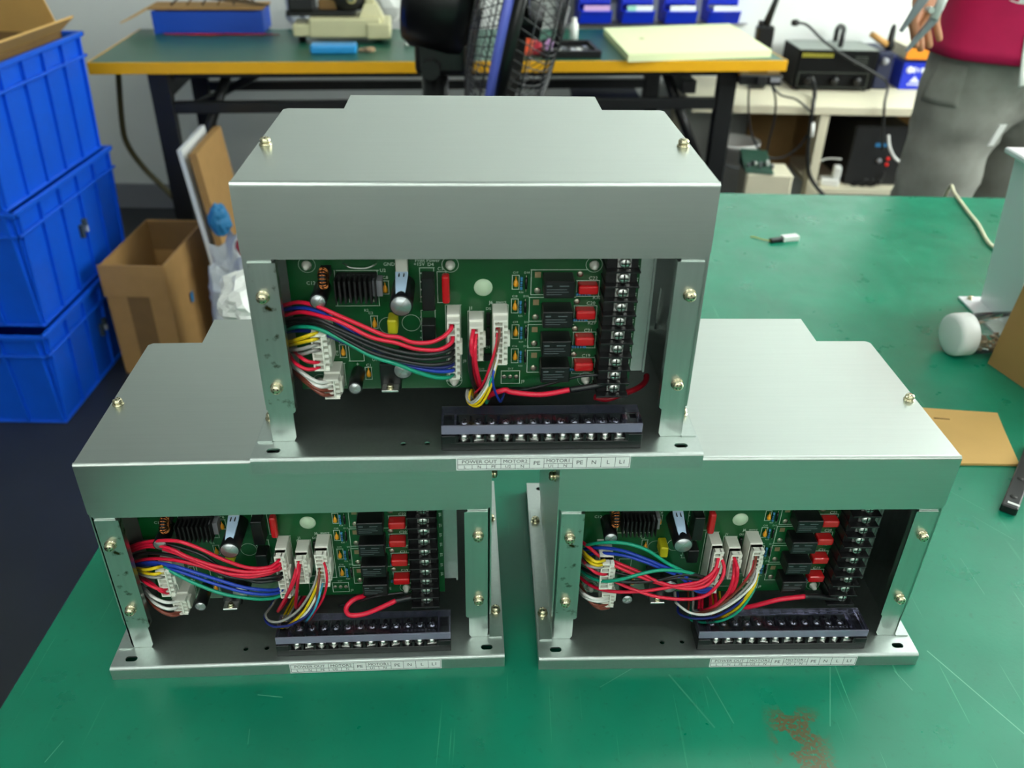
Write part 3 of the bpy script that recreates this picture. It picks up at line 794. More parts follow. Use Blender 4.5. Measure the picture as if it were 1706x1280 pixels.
def terminal_block(root):
    x0, x1, y0, y1 = -23.6, 101.2, 6.2, 29.0
    m = MB().box(x0, x1, y0, y1, 11.3, 17, .3)
    X = [-9.5 + 8.8 * i for i in range(12)]
    m.box(x0, -14.6, y0, y1, 16.5, 22, .3).box(92.4, x1, y0, y1, 16.5, 22, .3)
    for i in range(13):
        x = -9.5 - 4.4 + 8.8 * i; m.box(x - .8, x + .8, y0 + .3, y1 - .3, 16.5, 22)
    m.box(x0, x1, 16.2, 19.0, 16.5, 22)
    m = m.build('terminal_block', 'black_plastic', root)
    for i, x in enumerate(X):
        for y in (11.2, 23.8):
            o = bpy.data.objects.new('terminal_screw', TERM); COL.objects.link(o); o.parent = m; o.location = mm(x, y, 17.0); o.rotation_euler = (0, 0, random.uniform(0, 1.5)); o.scale = (.93, .93, 1)
    # pins at the rear
    for i, x in enumerate(X):
        q = MB().cyl(1.5, (x, 29, 17), (x, 33, 15.5), 8); q.build('ferrule', 'black_matte', m)
    # clear cover: top sheet, front and rear rails, end frames with square windows
    c = MB()
    zt, zb2 = 28.8, 22.3
    me = plate_mesh([(x0, y0 + 2.5), (x1, y0 + 2.5), (x1, y1), (x0, y1)], [[(x0 + 2.2, y0 + 8), (x0 + 7, y0 + 8), (x0 + 7, y1 - 5), (x0 + 2.2, y1 - 5)], [(x1 - 7, y0 + 8), (x1 - 2.2, y0 + 8), (x1 - 2.2, y1 - 5), (x1 - 7, y1 - 5)]], 1.4)
    c.add_mesh(me, Matrix.Translation(mm(0, 0, zt - .7)) @ scale_m(.001)); bpy.data.meshes.remove(me)
    c.mi = 2
    c.box(x0, x1, y0 + 1.1, y0 + 2.5, zb2 + .2, zt, .3)
    c.mi = 1
    c.box(x0, x1, y1 - .2, y1 + 1.0, zb2 + .2, zt, .3)
    for a, b in ((x0, x0 + 1.2), (x0 + 8.2, x0 + 9.4), (x1 - 9.4, x1 - 8.2), (x1 - 1.2, x1)): c.box(a, b, y0 + 2.5, y1 - .2, zb2 + .2, zt - 1.4)
    rnd = random.Random(3)
    for i in range(8):
        xx = 70 + i * 2.6; c.box(xx, xx + rnd.uniform(.8, 1.7), y0 + 3.4, y0 + 5.2, zt, zt + .25)
    c.build('clear_cover', ['clear_plastic', 'clear_edge', 'clear_rail'], m)

tmpl = build_unit_template()
units = {'t': tmpl, 'l': copy_tree(tmpl), 'r': copy_tree(tmpl)}
for k, o in units.items():
    x0, y0, a, z0 = UNITS[k]
    o.location = W((x0, y0, z0)); o.rotation_euler = (0, 0, R(a))
    o['category'] = 'control unit'; o['group'] = 'steel control units on the green table'
units['t']['label'] = 'grey steel control unit with open front, stacked on top of the two others'
units['l']['label'] = 'lower steel control unit beside the blue crates, blue and green wires below red ones'
units['r']['label'] = 'lower steel control unit beside the flat kraft card, green and blue wires above red ones'
# per-unit traces of the sticker print stay shared

# ------------------------------------------------------------------ wires
def c7(x, y): return (90 + x / 3.878, 820 + y / 3.878)
def c8(x, y): return (440 + x / 3.879, 820 + y / 3.879)
def c9(x, y): return (860 + x / 3.6575, 780 + y / 3.6575)
def c10(x, y): return (1180 + x / 3.877, 800 + y / 3.877)
def wire(unit, col, pts, r=1.2, name='wire', tail=False):
    P = []
    for (f, x, y, dy) in pts: P.append(U(unit, *f(x, y), dy))
    if tail:                               # the far end runs back under the circuit board
        e = P[-1]; zt = min(e.z, 27.0)
        P.append(Vector((e.x + 2, max(e.y + 8, 40), min(e.z - 1, zt + 1)))); P.append(Vector((e.x + 6, 62, zt - 3))); P.append(Vector((e.x + 14, 95, 16)))
    m = MB(); m.tube(P, r, 9, 6); m.build(name, 'wire_' + col, units[unit])
def seq(f, pts, ys):
    n = len(pts); out = []
    for i, (x, y) in enumerate(pts):
        t = i / (n - 1) * (len(ys) - 1); k = min(int(t), len(ys) - 2); dy = ys[k] + (ys[k + 1] - ys[k]) * (t - k)
        out.append((f, x, y, dy))
    return out
LB = [44, 30, 20, 15, 13]           # depth from behind the left flange to the middle
# --- top unit, thick bundle to the tall plug
def bundle_t(col, left, right, off=0, r=1.25):
    wire('t', col, seq(c2, left, [44 + off, 30 + off, 20 + off, 15 + off, 12 + off]) + seq(c3, right, [11 + off, 12 + off, 17, 26]), r)
bundle_t('red', [(315, 410), (440, 383), (570, 408), (730, 476), (900, 550), (1100, 635)], [(20, 650), (120, 688), (250, 690), (350, 652), (415, 590), (425, 545)])
bundle_t('red', [(330, 485), (470, 458), (640, 495), (760, 532), (1000, 650)], [(0, 692), (150, 738), (320, 745), (420, 690), (432, 625)], 0)
bundle_t('blue', [(330, 442), (450, 425), (570, 445), (720, 520), (900, 640), (1050, 760)], [(60, 860), (180, 888), (310, 908), (420, 905), (432, 890)], 3)
bundle_t('black', [(345, 522), (460, 505), (580, 512), (760, 590), (1000, 692)], [(0, 752), (200, 782), (350, 765), (425, 730), (436, 700)])
bundle_t('black', [(345, 548), (480, 530), (610, 545), (780, 622), (1000, 725)], [(0, 786), (200, 818), (350, 805), (425, 780), (436, 745)])
bundle_t('black', [(350, 572), (500, 550), (650, 582), (800, 662), (1000, 765)], [(0, 818), (220, 858), (370, 850), (430, 825), (436, 800)])
bundle_t('navy', [(350, 610), (450, 600), (600, 612), (800, 690), (1000, 780)], [(0, 835), (200, 872), (350, 880), (425, 860), (434, 840)], 3)
bundle_t('green', [(360, 592), (450, 570), (600, 588), (800, 682), (1000, 792)], [(0, 852), (150, 912), (300, 955), (400, 955), (432, 930)])
SM = [44, 24, 15, 16, 20]
for col, pts in (('yellow', [(345, 692), (450, 662), (530, 635), (585, 618)]), ('yellow', [(350, 716), (460, 690), (540, 672), (590, 660)]), ('grey', [(355, 742), (450, 742), (530, 722), (595, 705)]),
                 ('grey', [(400, 775), (480, 775), (550, 755), (600, 745)]), ('red', [(410, 755), (460, 800), (520, 835), (605, 845)]), ('red', [(365, 770), (420, 845), (510, 893), (610, 885)])):
    wire('t', col, seq(c2, pts, SM), 1.15)
for col, pts in (('white', [(370, 825), (470, 915), (590, 988), (690, 985)]), ('white', [(380, 850), (510, 968), (610, 1025), (692, 1015)]), ('brown', [(375, 872), (490, 970), (600, 1045), (700, 1055)]), ('brown', [(385, 890), (510, 1000), (630, 1085), (705, 1085)])):
    wire('t', col, seq(c2, pts, [44, 26, 19, 18, 25]), 1.2)
DN = [27, 18, 18, 24, 34]
for col, pts in (('red', [(592, 572), (575, 680), (578, 800), (600, 930), (650, 1075)]), ('red', [(608, 600), (600, 720), (606, 860), (640, 1000), (690, 1100)]), ('black', [(578, 640), (562, 760), (565, 900), (590, 1010), (640, 1080)])):
    wire('t', col, seq(c3, pts, DN), 1.3, tail=True)
for col, pts in (('brown', [(775, 525), (785, 640), (745, 800), (680, 970), (600, 1090)]), ('red', [(768, 560), (768, 680), (725, 840), (665, 1000), (600, 1080)]),
                 ('white', [(790, 690), (770, 820), (725, 960), (650, 1090), (580, 1150), (545, 1120), (550, 1060)]), ('yellow', [(785, 740), (745, 880), (705, 1010), (640, 1130), (590, 1160), (555, 1120), (575, 1050)]),
                 ('yellow', [(790, 760), (755, 890), (715, 1040), (655, 1150), (600, 1175), (545, 1140), (540, 1060)]), ('grey', [(770, 680), (740, 830), (690, 1000), (610, 1120), (560, 1145), (535, 1100), (545, 1050)]),
                 ('blue', [(785, 800), (745, 900), (735, 980), (752, 1060), (790, 1135)]), ('green', [(780, 820), (735, 940), (690, 1060), (685, 1150)])):
    wire('t', col, seq(c3, pts, [28, 19, 17, 18, 22, 30]), .8, tail=True)
wire('t', 'red', seq(c3, [(690, 1100), (750, 1075), (830, 1050)], [38, 30, 30]) + seq(c4, [(60, 1068), (280, 1086), (510, 1048)], [30, 30]), 1.7)
wire('t', 'black', seq(c4, [(500, 1050), (600, 1035), (720, 1015), (800, 990)], [30, 29, 27]), 2.0, 'heat_shrink')
wire('t', 'black', seq(c4, [(0, 1070), (200, 1040), (400, 990), (560, 950), (720, 935)], [38, 32, 28]), .9)
wire('t', 'darkred', seq(c4, [(690, 1105), (780, 1120), (890, 1085), (1010, 1040), (1075, 985), (1085, 940)], [34, 36, 40, 52, 60]), 2.0)
# --- lower unit beside the crates
def bundle(unit, f, col, pts, ys=(44, 28, 17, 13, 12, 14, 20, 26), r=1.25): wire(unit, col, seq(f, pts, ys), r)
bundle('l', c7, 'red', [(480, 352), (580, 325), (680, 315), (800, 318), (940, 365), (1090, 435), (1250, 488), (1380, 488), (1440, 455), (1462, 425)])
bundle('l', c7, 'red', [(480, 388), (620, 352), (760, 385), (900, 442), (1050, 505), (1230, 548), (1380, 530), (1450, 490), (1470, 450)])
bundle('l', c7, 'red', [(480, 370), (600, 340), (740, 362), (880, 425), (1050, 480), (1240, 515), (1390, 505), (1450, 475), (1468, 440)])
bundle('l', c7, 'red', [(500, 455), (620, 432), (780, 440), (950, 478), (1120, 525), (1280, 535), (1400, 515), (1455, 500), (1475, 475)])
bundle('l', c7, 'black', [(480, 340), (600, 318), (750, 340), (950, 405), (1100, 500), (1280, 575), (1400, 575), (1460, 560), (1478, 530)], (44, 30, 20, 17, 15, 14, 20, 26))
bundle('l', c7, 'black', [(490, 420), (600, 395), (760, 410), (950, 470), (1120, 545), (1280, 560), (1400, 552), (1460, 540), (1478, 510)], (44, 30, 20, 17, 15, 14, 20, 26))
bundle('l', c7, 'blue', [(500, 475), (620, 455), (780, 480), (1000, 548), (1200, 610), (1340, 632), (1430, 632), (1480, 612)])
bundle('l', c7, 'blue', [(500, 490), (640, 468), (800, 510), (1000, 580), (1200, 640), (1340, 660), (1430, 655), (1485, 632)])
bundle('l', c7, 'green', [(505, 480), (650, 455), (770, 520), (920, 595), (1100, 660), (1300, 690), (1420, 685), (1488, 655)])
for col, pts in (('yellow', [(520, 488), (590, 502), (650, 492), (700, 480)]), ('yellow', [(525, 500), (600, 525), (660, 530), (708, 512)]), ('grey', [(525, 515), (610, 545), (670, 552), (712, 545)]), ('red', [(530, 535), (600, 590), (670, 625), (730, 630)]), ('red', [(560, 545), (630, 590), (690, 640), (740, 655)])):
    wire('l', col, seq(c7, pts, SM), 1.15)
for col, pts in (('white', [(565, 600), (630, 670), (720, 712), (815, 705)]), ('white', [(570, 625), (650, 715), (740, 755), (820, 738)]), ('brown', [(570, 630), (650, 738), (740, 788), (825, 768)]), ('brown', [(575, 650), (670, 755), (760, 797), (830, 785)])):
    wire('l', col, seq(c7, pts, [44, 26, 19, 18, 25]), 1.2)
for col, pts in (('red', [(225, 440), (215, 520), (180, 610), (130, 700), (90, 770)]), ('red', [(232, 460), (222, 540), (212, 640), (205, 745)]), ('red', [(215, 470), (185, 580), (140, 680), (100, 760)])):
    wire('l', col, seq(c8, pts, DN), 1.2, tail=True)
for col, pts in (('red', [(372, 420), (400, 500), (405, 590), (380, 690), (330, 770), (290, 830)]), ('yellow', [(370, 480), (340, 610), (275, 745), (185, 840), (110, 882)]), ('white', [(378, 520), (350, 640), (285, 765), (190, 850), (120, 885)]),
                 ('grey', [(355, 480), (320, 610), (230, 755), (120, 832), (40, 835), (10, 790)]), ('cyan', [(385, 550), (360, 660), (325, 760), (270, 840)]), ('navy', [(380, 590), (300, 770), (190, 850), (100, 872), (30, 855), (5, 800)]), ('brown', [(362, 450), (350, 600), (325, 750), (280, 850)]), ('yellow', [(360, 500), (330, 630), (250, 780), (160, 860), (90, 878)])):
    wire('l', col, seq(c8, pts, [28, 17, 15, 16, 20, 28]), .9, tail=True)
wire('l', 'red', seq(c8, [(650, 670), (590, 690), (545, 725), (530, 765), (560, 797), (650, 788), (760, 745), (855, 700)], [34, 26, 22, 22, 24]), 1.8)
wire('l', 'black', seq(c8, [(845, 703), (900, 692), (960, 680), (1010, 675)], [24, 26, 28]), 2.0, 'heat_shrink')
wire('l', 'black', seq(c8, [(480, 735), (600, 710), (720, 675), (900, 650)], [34, 30, 28]), .9)
# --- lower unit beside the card
bundle('r', c9, 'green', [(375, 490), (450, 465), (560, 453), (680, 462), (800, 502), (920, 580), (1040, 640)], (44, 28, 17, 13, 12, 14))
bundle('r', c9, 'green', [(370, 600), (440, 660), (530, 690), (640, 678), (780, 640), (900, 622), (1040, 635), (1150, 672)], (44, 26, 14, 10, 10, 12, 16))
bundle('r', c9, 'blue', [(375, 505), (500, 486), (640, 502), (780, 550), (900, 600), (1020, 650), (1110, 735), (1190, 735)], (44, 28, 17, 13, 13, 15, 20))
bundle('r', c9, 'blue', [(375, 540), (500, 520), (640, 530), (780, 570), (900, 620), (1000, 665), (1100, 750), (1180, 750)], (44, 28, 17, 13, 14, 16, 20))
bundle('r', c9, 'black', [(370, 590), (460, 640), (620, 690), (820, 690), (980, 655), (1080, 650), (1160, 668), (1215, 640)], (44, 28, 18, 15, 13, 13, 16, 22))
bundle('r', c9, 'black', [(370, 560), (520, 610), (700, 660), (860, 680), (1000, 668), (1120, 680), (1200, 650)], (44, 28, 18, 16, 14, 14, 20))
bundle('r', c9, 'red', [(370, 650), (460, 718), (580, 752), (760, 752), (960, 722), (1120, 690), (1205, 630), (1228, 565), (1232, 530)])
bundle('r', c9, 'red', [(600, 690), (700, 735), (860, 785), (1040, 800), (1160, 775), (1245, 690), (1268, 610), (1245, 535)], (22, 16, 12, 10, 10, 12, 18, 26))
bundle('r', c9, 'red', [(520, 540), (620, 580), (740, 630), (860, 690), (1020, 735), (1150, 720), (1215, 650), (1238, 580)], (30, 24, 18, 14, 12, 13, 18, 26))
bundle('r', c9, 'red', [(375, 430), (440, 480), (540, 560), (700, 640), (900, 710), (1080, 718), (1180, 670), (1220, 600)], (44, 32, 24, 18, 14, 13, 16, 25))
for col, pts in (('yellow', [(380, 480), (440, 540), (490, 572), (540, 562)]), ('yellow', [(385, 500), (440, 565), (490, 592), (545, 585)]), ('red', [(375, 530), (430, 590), (490, 640), (555, 650)]), ('grey', [(375, 560), (430, 590), (480, 605), (540, 605)])):
    wire('r', col, seq(c9, pts, SM), 1.15)
for col, pts in (('white', [(370, 720), (410, 765), (480, 798), (560, 790)]), ('white', [(375, 740), (420, 788), (490, 812), (565, 805)]), ('brown', [(380, 690), (430, 790), (490, 838), (560, 830)]), ('brown', [(385, 700), (450, 812), (510, 855), (565, 850)])):
    wire('r', col, seq(c9, pts, [44, 26, 19, 18, 25]), 1.2)
for col, pts in (('red', [(1325, 540), (1348, 620), (1335, 700), (1280, 790), (1190, 850)]), ('red', [(1330, 560), (1325, 660), (1290, 760), (1210, 840), (1120, 870)]), ('red', [(1335, 580), (1345, 680), (1300, 780), (1220, 860)])):
    wire('r', col, seq(c9, pts, [26, 16, 15, 18, 30]), 1.3, tail=True)
for col, pts in (('brown', [(310, 460), (295, 570), (210, 690), (100, 790), (0, 845), (-120, 860)]), ('white', [(322, 560), (290, 670), (170, 785), (20, 862), (-110, 860), (-200, 800)]), ('yellow', [(325, 580), (295, 690), (210, 805), (130, 865), (40, 895)]),
                 ('green', [(325, 620), (285, 730), (205, 840), (110, 900), (0, 922), (-110, 905)]), ('navy', [(300, 640), (240, 750), (150, 830), (40, 885), (-100, 893), (-190, 860)]), ('grey', [(315, 540), (270, 660), (160, 770), (30, 845), (-90, 850)]), ('red', [(305, 480), (280, 590), (190, 710), (80, 800), (-30, 850)]), ('yellow', [(318, 600), (275, 710), (180, 830), (90, 880)])):
    wire('r', col, seq(c10, pts, [27, 15, 13, 15, 20, 28]), .95, tail=True)
wire('r', 'red', seq(c10, [(180, 835), (300, 812), (460, 772), (630, 752)], [34, 26, 24]), 1.8)
wire('r', 'black', seq(c10, [(620, 753), (700, 752), (790, 765), (860, 770)], [24, 26, 28]), 2.0, 'heat_shrink')

# @@BACKGROUND@@
# ------------------------------------------------------------------ small things on the green table
def spot(u0, u1, v, z):
    a, b = Zp(u0, v, z), Zp(u1, v, z)
    return (a + b) / 2, (b - a).length, math.atan2(b.y - a.y, b.x - a.x)
def height_at(u, v, y): return Yp(u, v, y).z

# flat kraft card
cp = [Zp(1515, 682, 0), Zp(1600, 688, 0), Zp(1660, 692, 0), Zp(1672, 722, 0), Zp(1697, 778, 0), Zp(1650, 777, 0), Zp(1570, 776, 0)]
o = MB().prism([(p.x, p.y) for p in cp], .6, 3.2, 'z').build('kraft_card', 'kraft'); o.location.z = TZ
tag(o, 'flat piece of orange kraft cardboard lying on the green table', 'cardboard')
MB().tube([Zp(1556, 697, 3.3), Zp(1582, 699, 3.3)], .7, 6, 0).build('slit', 'cardboard_dark', o)
# black slotted bar
a, b = Zp(1683, 843, 6), Zp(1722, 745, 6); d = b - a
o = empty('slotted_bar', W(((a + b) / 2).to_tuple()[:2] + (0,)), math.atan2(d.y, d.x)); tag(o, 'black slotted plastic bar lying beside the kraft card', 'bar')
L2 = d.length / 2 + 6
MB().box(-L2, L2, -7, 7, .3, 9, 1.2).build('bar_body', 'black_plastic', o)
for x in (-L2 + 18, -L2 + 52): MB().lathe([(3.4, 9.0), (3.4, 9.2), (0, 9.2)], (x, 0, 0), 'z', 16).build('hole', 'recess', o)
MB().box(-L2 + 5, -L2 + 8, -7.1, 3, 8.8, 9.15).build('white_mark', 'white_plastic', o)
# small plug lying in the middle of the table
c = (Zp(1285, 404, 0) + Zp(1326, 400, 0)) / 2
o = empty('loose_plug', W((c.x, c.y, 0)), R(16)); tag(o, 'tiny loose white and black plug lying alone on the green table', 'plug')
MB().box(-4, 24, -6, 6, .2, 9, 1).build('plug_body', 'white_plastic', o)
MB().box(-24, -4, -5, 5, .2, 6, 1).build('pin_block', 'black_plastic', o)
MB().tube([(-24, 0, 3), (-32, 10, 2), (-38, 24, 1.2), (-44, 26, 1)], .7, 6).build('lead', 'wire_yellow', o)
# cream cable over the rear edge
pts = [Zp(1585, 313, -8) + Vector((0, 22, -60)), Zp(1585, 313, 3) + Vector((0, 6, 0)), Zp(1590, 322, 3), Zp(1612, 352, 3), Zp(1630, 375, 3), Zp(1645, 402, 3), Zp(1665, 420, 3), Zp(1690, 440, 3), Zp(1720, 470, 3)]
o = MB().tube(pts, 3, 8, 6).build('table_cable', 'cable_cream'); o.location.z = TZ
tag(o, 'cream cable trailing over the rear edge of the green table', 'cable')
# white column with foot plate
f = [Zp(1595, 497, 0), Zp(1720, 495, 0), Zp(1730, 545, 0), Zp(1640, 545, 0)]
cx0 = f[0].x; cy0 = f[0].y
o = empty('steel_column', W((cx0, cy0, 0))); tag(o, 'white painted steel column on a square foot plate, beside the clear jar', 'column')
MB().box(0, 150, -112, 0, .2, 3.2, .5).build('foot_plate', 'white_paint', o)
MB().hexa([(24, -100, 3.2), (140, -100, 3.2), (140, -14, 3.2), (24, -14, 3.2), (4, -96, 205), (140, -96, 205), (140, -18, 205), (4, -18, 205)]).build('post', 'white_paint', o)
MB().box(-8, 146, -104, -10, 205, 212, 1.5).build('cap_plate', 'white_paint', o)
s_ = screw(o, 12, -9, 3.2, 'up')
# clear jar on its side
p = Zp(1598, 592, 0)
o = empty('storage_jar', W((p.x + 4, p.y + 6, 0)), R(8)); tag(o, 'clear plastic jar with white screw cap lying on its side', 'jar')
RJ = 25
MB().lathe([(0, -22), (20, -22), (25, -20), (26, -16), (26, 0), (23.5, 1)], (0, 0, 26.2), 'x', 28).build('cap', 'white_plastic', o)
MB().lathe([(21, 1), (21, 5), (25, 9), (25, 68), (22, 72), (0, 72), (0, 71), (21, 71), (24, 67), (24, 9.5), (20, 6), (20, 1)], (0, 0, 26.2), 'x', 28).build('jar_wall', 'jar_clear', o)
jc = MB(); rnd = random.Random(5)
for i in range(70):
    x, y = rnd.uniform(12, 64), rnd.uniform(-14, 14); z = 26.2 - math.sqrt(23 ** 2 - y * y) + 2.4 + rnd.uniform(0, 12)
    q = Matrix.Translation((x, y, z)) @ Matrix.Rotation(rnd.uniform(0, 3), 4, Vector((rnd.random(), rnd.random(), .3)).normalized()); jc.obox(q, 6, 3, 2.2)
jc = jc.build('small_parts', 'jar_content', o); jc['kind'] = 'stuff'
# brown cardboard box at the edge of the picture
a, b = Zp(1645, 606, 0), Zp(1712, 652, 0); d = b - a
o = empty('parts_carton', W((a.x, a.y, 0)), math.atan2(d.y, d.x)); tag(o, 'brown cardboard carton standing on the green table beside the clear jar', 'carton')
MB().hexa([(0, 0, .3), (150, 0, .3), (150, 110, .3), (0, 110, .3), (6, 6, 118), (150, 6, 118), (150, 106, 118), (6, 106, 118)]).build('carton_body', 'cardboard', o)
MB().box(4, 150, 4, 54, 118, 120).build('flap', 'kraft', o); MB().box(4, 150, 56, 108, 118, 120).build('flap', 'kraft', o)

# ------------------------------------------------------------------ blue crates at the left
def crate(name, y0, z0, h, lx=400, ly=540, xr=-1118, marks=True):
    o = empty(name, W((xr - lx / 2, y0 + ly / 2, z0)), 0)
    t = 12                               # taper
    m = MB(); hx, hy = lx / 2, ly / 2
    def shell(ax, ay, bx, by, za, zb, th):
        for (p, q, r, s) in (((-1, -1), (1, -1), 0, -1), ((1, -1), (1, 1), 1, 0), ((1, 1), (-1, 1), 0, 1), ((-1, 1), (-1, -1), -1, 0)):
            A = Vector((p[0] * ax, p[1] * ay, za)); B = Vector((q[0] * ax, q[1] * ay, za)); C = Vector((q[0] * bx, q[1] * by, zb)); D = Vector((p[0] * bx, p[1] * by, zb))
            n = Vector((-r, -s, 0)) * th
            m.hexa([A, B, B + n, A + n, D, C, C + n, D + n])
    shell(hx - t - 8, hy - t - 8, hx - 8, hy - 8, 6, h - 4, 4)
    m.box(-hx + t + 8, hx - t - 8, -hy + t + 8, hy - t - 8, 4, 8)
    m.build('crate_wall', 'crate_blue', o)
    rm = MB()
    def band(za, zb, ext, th=8):
        rm.box(-hx - ext + 2, hx + ext - 2, -hy - ext + 2, -hy + th, za, zb, 1.5); rm.box(-hx - ext + 2, hx + ext - 2, hy - th, hy + ext - 2, za, zb, 1.5)
        rm.box(-hx - ext + 2, -hx + th, -hy, hy, za, zb, 1.5); rm.box(hx - th, hx + ext - 2, -hy, hy, za, zb, 1.5)
    band(h - 12, h, 4); band(h - 62, h - 55, 2)
    rm.build('rim', 'crate_blue', o)
    bb = MB(); bb.box(-hx + t + 2, hx - t - 2, -hy + t + 2, hy - t - 2, 0, 7, 2); bb.build('foot', 'crate_blue', o)
    n = 6
    for i in range(n):
        y = -hy + 24 + (ly - 48) * i / (n - 1)
        for s in (-1, 1):
            q = MB(); q.hexa([(s * (hx - t - 9), y - 4, 7), (s * (hx - t - 1), y - 4, 7), (s * (hx - t - 1), y + 4, 7), (s * (hx - t - 9), y + 4, 7), (s * (hx - 9), y - 4, h - 12), (s * (hx + 1), y - 4, h - 12), (s * (hx + 1), y + 4, h - 12), (s * (hx - 9), y + 4, h - 12)])
            q.build('rib', 'crate_blue', o)
    n = 5
    for i in range(n):
        x = -hx + 24 + (lx - 48) * i / (n - 1)
        for s in (-1, 1):
            q = MB(); q.hexa([(x - 4, s * (hy - t - 9), 7), (x + 4, s * (hy - t - 9), 7), (x + 4, s * (hy - t - 1), 7), (x - 4, s * (hy - t - 1), 7), (x - 4, s * (hy - 9), h - 12), (x + 4, s * (hy - 9), h - 12), (x + 4, s * (hy + 1), h - 12), (x - 4, s * (hy + 1), h - 12)])
            q.build('rib', 'crate_blue', o)
    # two worn marks on the long side
    if marks:
        mk = MB(); mk.box(hx - 14, hx - 3.6, 14, 22, h * .42, h * .42 + 34); mk.mi = 1; mk.box(hx - 14, hx - 3.4, 36, 46, h * .45, h * .45 + 14); mk.mi = 0; mk.box(hx - 14, hx - 3.4, 34, 46, h * .45 + 16, h * .45 + 34)
        mk.build('worn_mark', ['crate_mark', 'crate_mark_white'], o)
    return o
tag(crate('plastic_crate', 1362, -750, 262), 'blue ribbed plastic crate standing on the floor, bottom of the stack', 'crate', 'stacked blue crates')
tag(crate('plastic_crate', 1395, -488, 296), 'blue ribbed plastic crate in the middle of the stack', 'crate', 'stacked blue crates')
tag(crate('plastic_crate', 1385, -192, 300, marks=False), 'blue ribbed plastic crate on top of the stack, cardboard in it', 'crate', 'stacked blue crates')
o = empty('crate_carton', W((-1318, 1655, 55))); tag(o, 'open cardboard carton set in the topmost blue crate', 'carton')
cb = MB(); x0, x1, y0, y1 = -172, 172, -215, 215
cb.box(x0, x1, y0, y0 + 4, -235, 60).box(x0, x1, y1 - 4, y1, -235, 60).box(x0, x0 + 4, y0, y1, -235, 60).box(x1 - 4, x1, y0, y1, -235, 60).box(x0, x1, y0, y1, -235, -231)
cb.build('carton_body', 'cardboard_dark', o)
MB().hexa([(x1 - 4, y0, 58), (x1 - 4, y1, 58), (x1 - 8, y1, 60), (x1 - 8, y0, 60), (x1 + 46, y0 + 20, 96), (x1 + 46, y1 - 10, 96), (x1 + 44, y1 - 10, 100), (x1 + 44, y0 + 20, 100)]).build('flap', 'kraft', o)
MB().hexa([(x0, y1 - 4, 58), (x1, y1 - 4, 58), (x1, y1, 60), (x0, y1, 60), (x0, y1 - 60, 230), (x1 - 20, y1 - 60, 230), (x1 - 20, y1 - 56, 230), (x0, y1 - 56, 230)]).build('flap', 'kraft', o)

# ------------------------------------------------------------------ open cardboard box on the floor
ztop = -420
q = [Zp(175, 442, ztop), Zp(277, 445, ztop), Zp(335, 367, ztop), Zp(232, 365, ztop)]
bc = (q[0] + q[1] + q[2] + q[3]) / 4
o = empty('cardboard_box', W((bc.x, bc.y, -750))); tag(o, 'open brown cardboard box standing on the floor beside the blue crates', 'box')
hx, hy, H = 84, 168, 750 + ztop
m = MB()
m.box(-hx, hx, -hy, -hy + 4, 0, H).box(-hx, hx, hy - 4, hy, 0, H).box(-hx, -hx + 4, -hy + 4, hy - 4, 0, H).box(hx - 4, hx, -hy + 4, hy - 4, 0, H).box(-hx + 4, hx - 4, -hy + 4, hy - 4, 0, 4)
m.build('box_wall', 'cardboard', o)
MB().box(-hx - 3, hx + 1, -hy - 5, -hy - .5, H - 88, H + 2).build('flap', 'cardboard', o)
MB().box(hx + .5, hx + 4, -hy, hy, H - 84, H + 2).build('flap', 'cardboard', o)
MB().box(-hx + 4.5, hx - 4.5, hy - 8, hy - 4.5, H - 92, H - 4).build('inner_flap', 'cardboard_dark', o)
MB().box(hx + 4.2, hx + 5, -40, -20, H - 170, H - 140).build('blue_print', 'bag_blue', o)
MB().box(-30, 30, -hy - .6, -hy - .1, 0, H - 90).build('tape', 'cardboard_dark', o)

# ------------------------------------------------------------------ work bench with yellow edge
A = Zp(145, 105, 0); B = Zp(1312, 101, 0); BL = (B - A).length; BA = math.atan2(B.y - A.y, B.x - A.x)
bench = empty('work_bench', W((A.x, A.y, -750)), BA); tag(bench, 'long workshop bench with dark green top, yellow edge and black folding frame', 'bench')
BD = 560
MB().box(2, BL - 2, 2, BD, 722, 750).build('bench_top', 'bench_green', bench)
MB().box(0, BL, -2, 2, 719, 751, 1).build('yellow_edge', 'bench_yellow', bench)
MB().box(BL - 2, BL + 2, 0, BD, 719, 751, 1).build('yellow_edge', 'bench_yellow', bench); MB().box(-2, 2, 2, BD, 719, 751, 1).build('yellow_edge', 'bench_yellow', bench)
for x, xr_ in ((175, 175), (BL - 165, BL - 275)):
    MB().box(x - 28, x + 28, 27, 63, 0, 720, 2).build('leg', 'frame_black', bench)
    MB().box(xr_ - 28, xr_ + 28, BD - 58, BD - 22, 0, 720, 2).build('leg', 'frame_black', bench)
    x = xr_
    MB().box(x - 22, x + 22, 64, BD - 60, 640, 680, 2).build('cross_rail', 'frame_black', bench)
    MB().box(x - 18, x + 18, 64, BD - 60, 120, 150, 2).build('cross_rail', 'frame_black', bench)
MB().box(205, BL - 195, 30, 60, 600, 632, 2).build('long_rail', 'frame_black', bench)
MB().box(140, BL - 140, 60, 95, 695, 721, 2).build('long_rail', 'frame_black', bench)
MB().box(205, BL - 305, BD - 60, BD - 30, 560, 590, 2).build('long_rail', 'frame_black', bench)
for x, s in ((205, 1), (BL - 195, -1)):
    m = MB(); m.cyl(15, (x, 55, 380), (x + s * 160, 120, 720), 8); m.build('brace', 'frame_black', bench)
    if s > 0: m = MB(); m.cyl(13, (x, 300, 560), (x + s * 330, 300, 715), 8); m.build('brace', 'frame_black', bench)

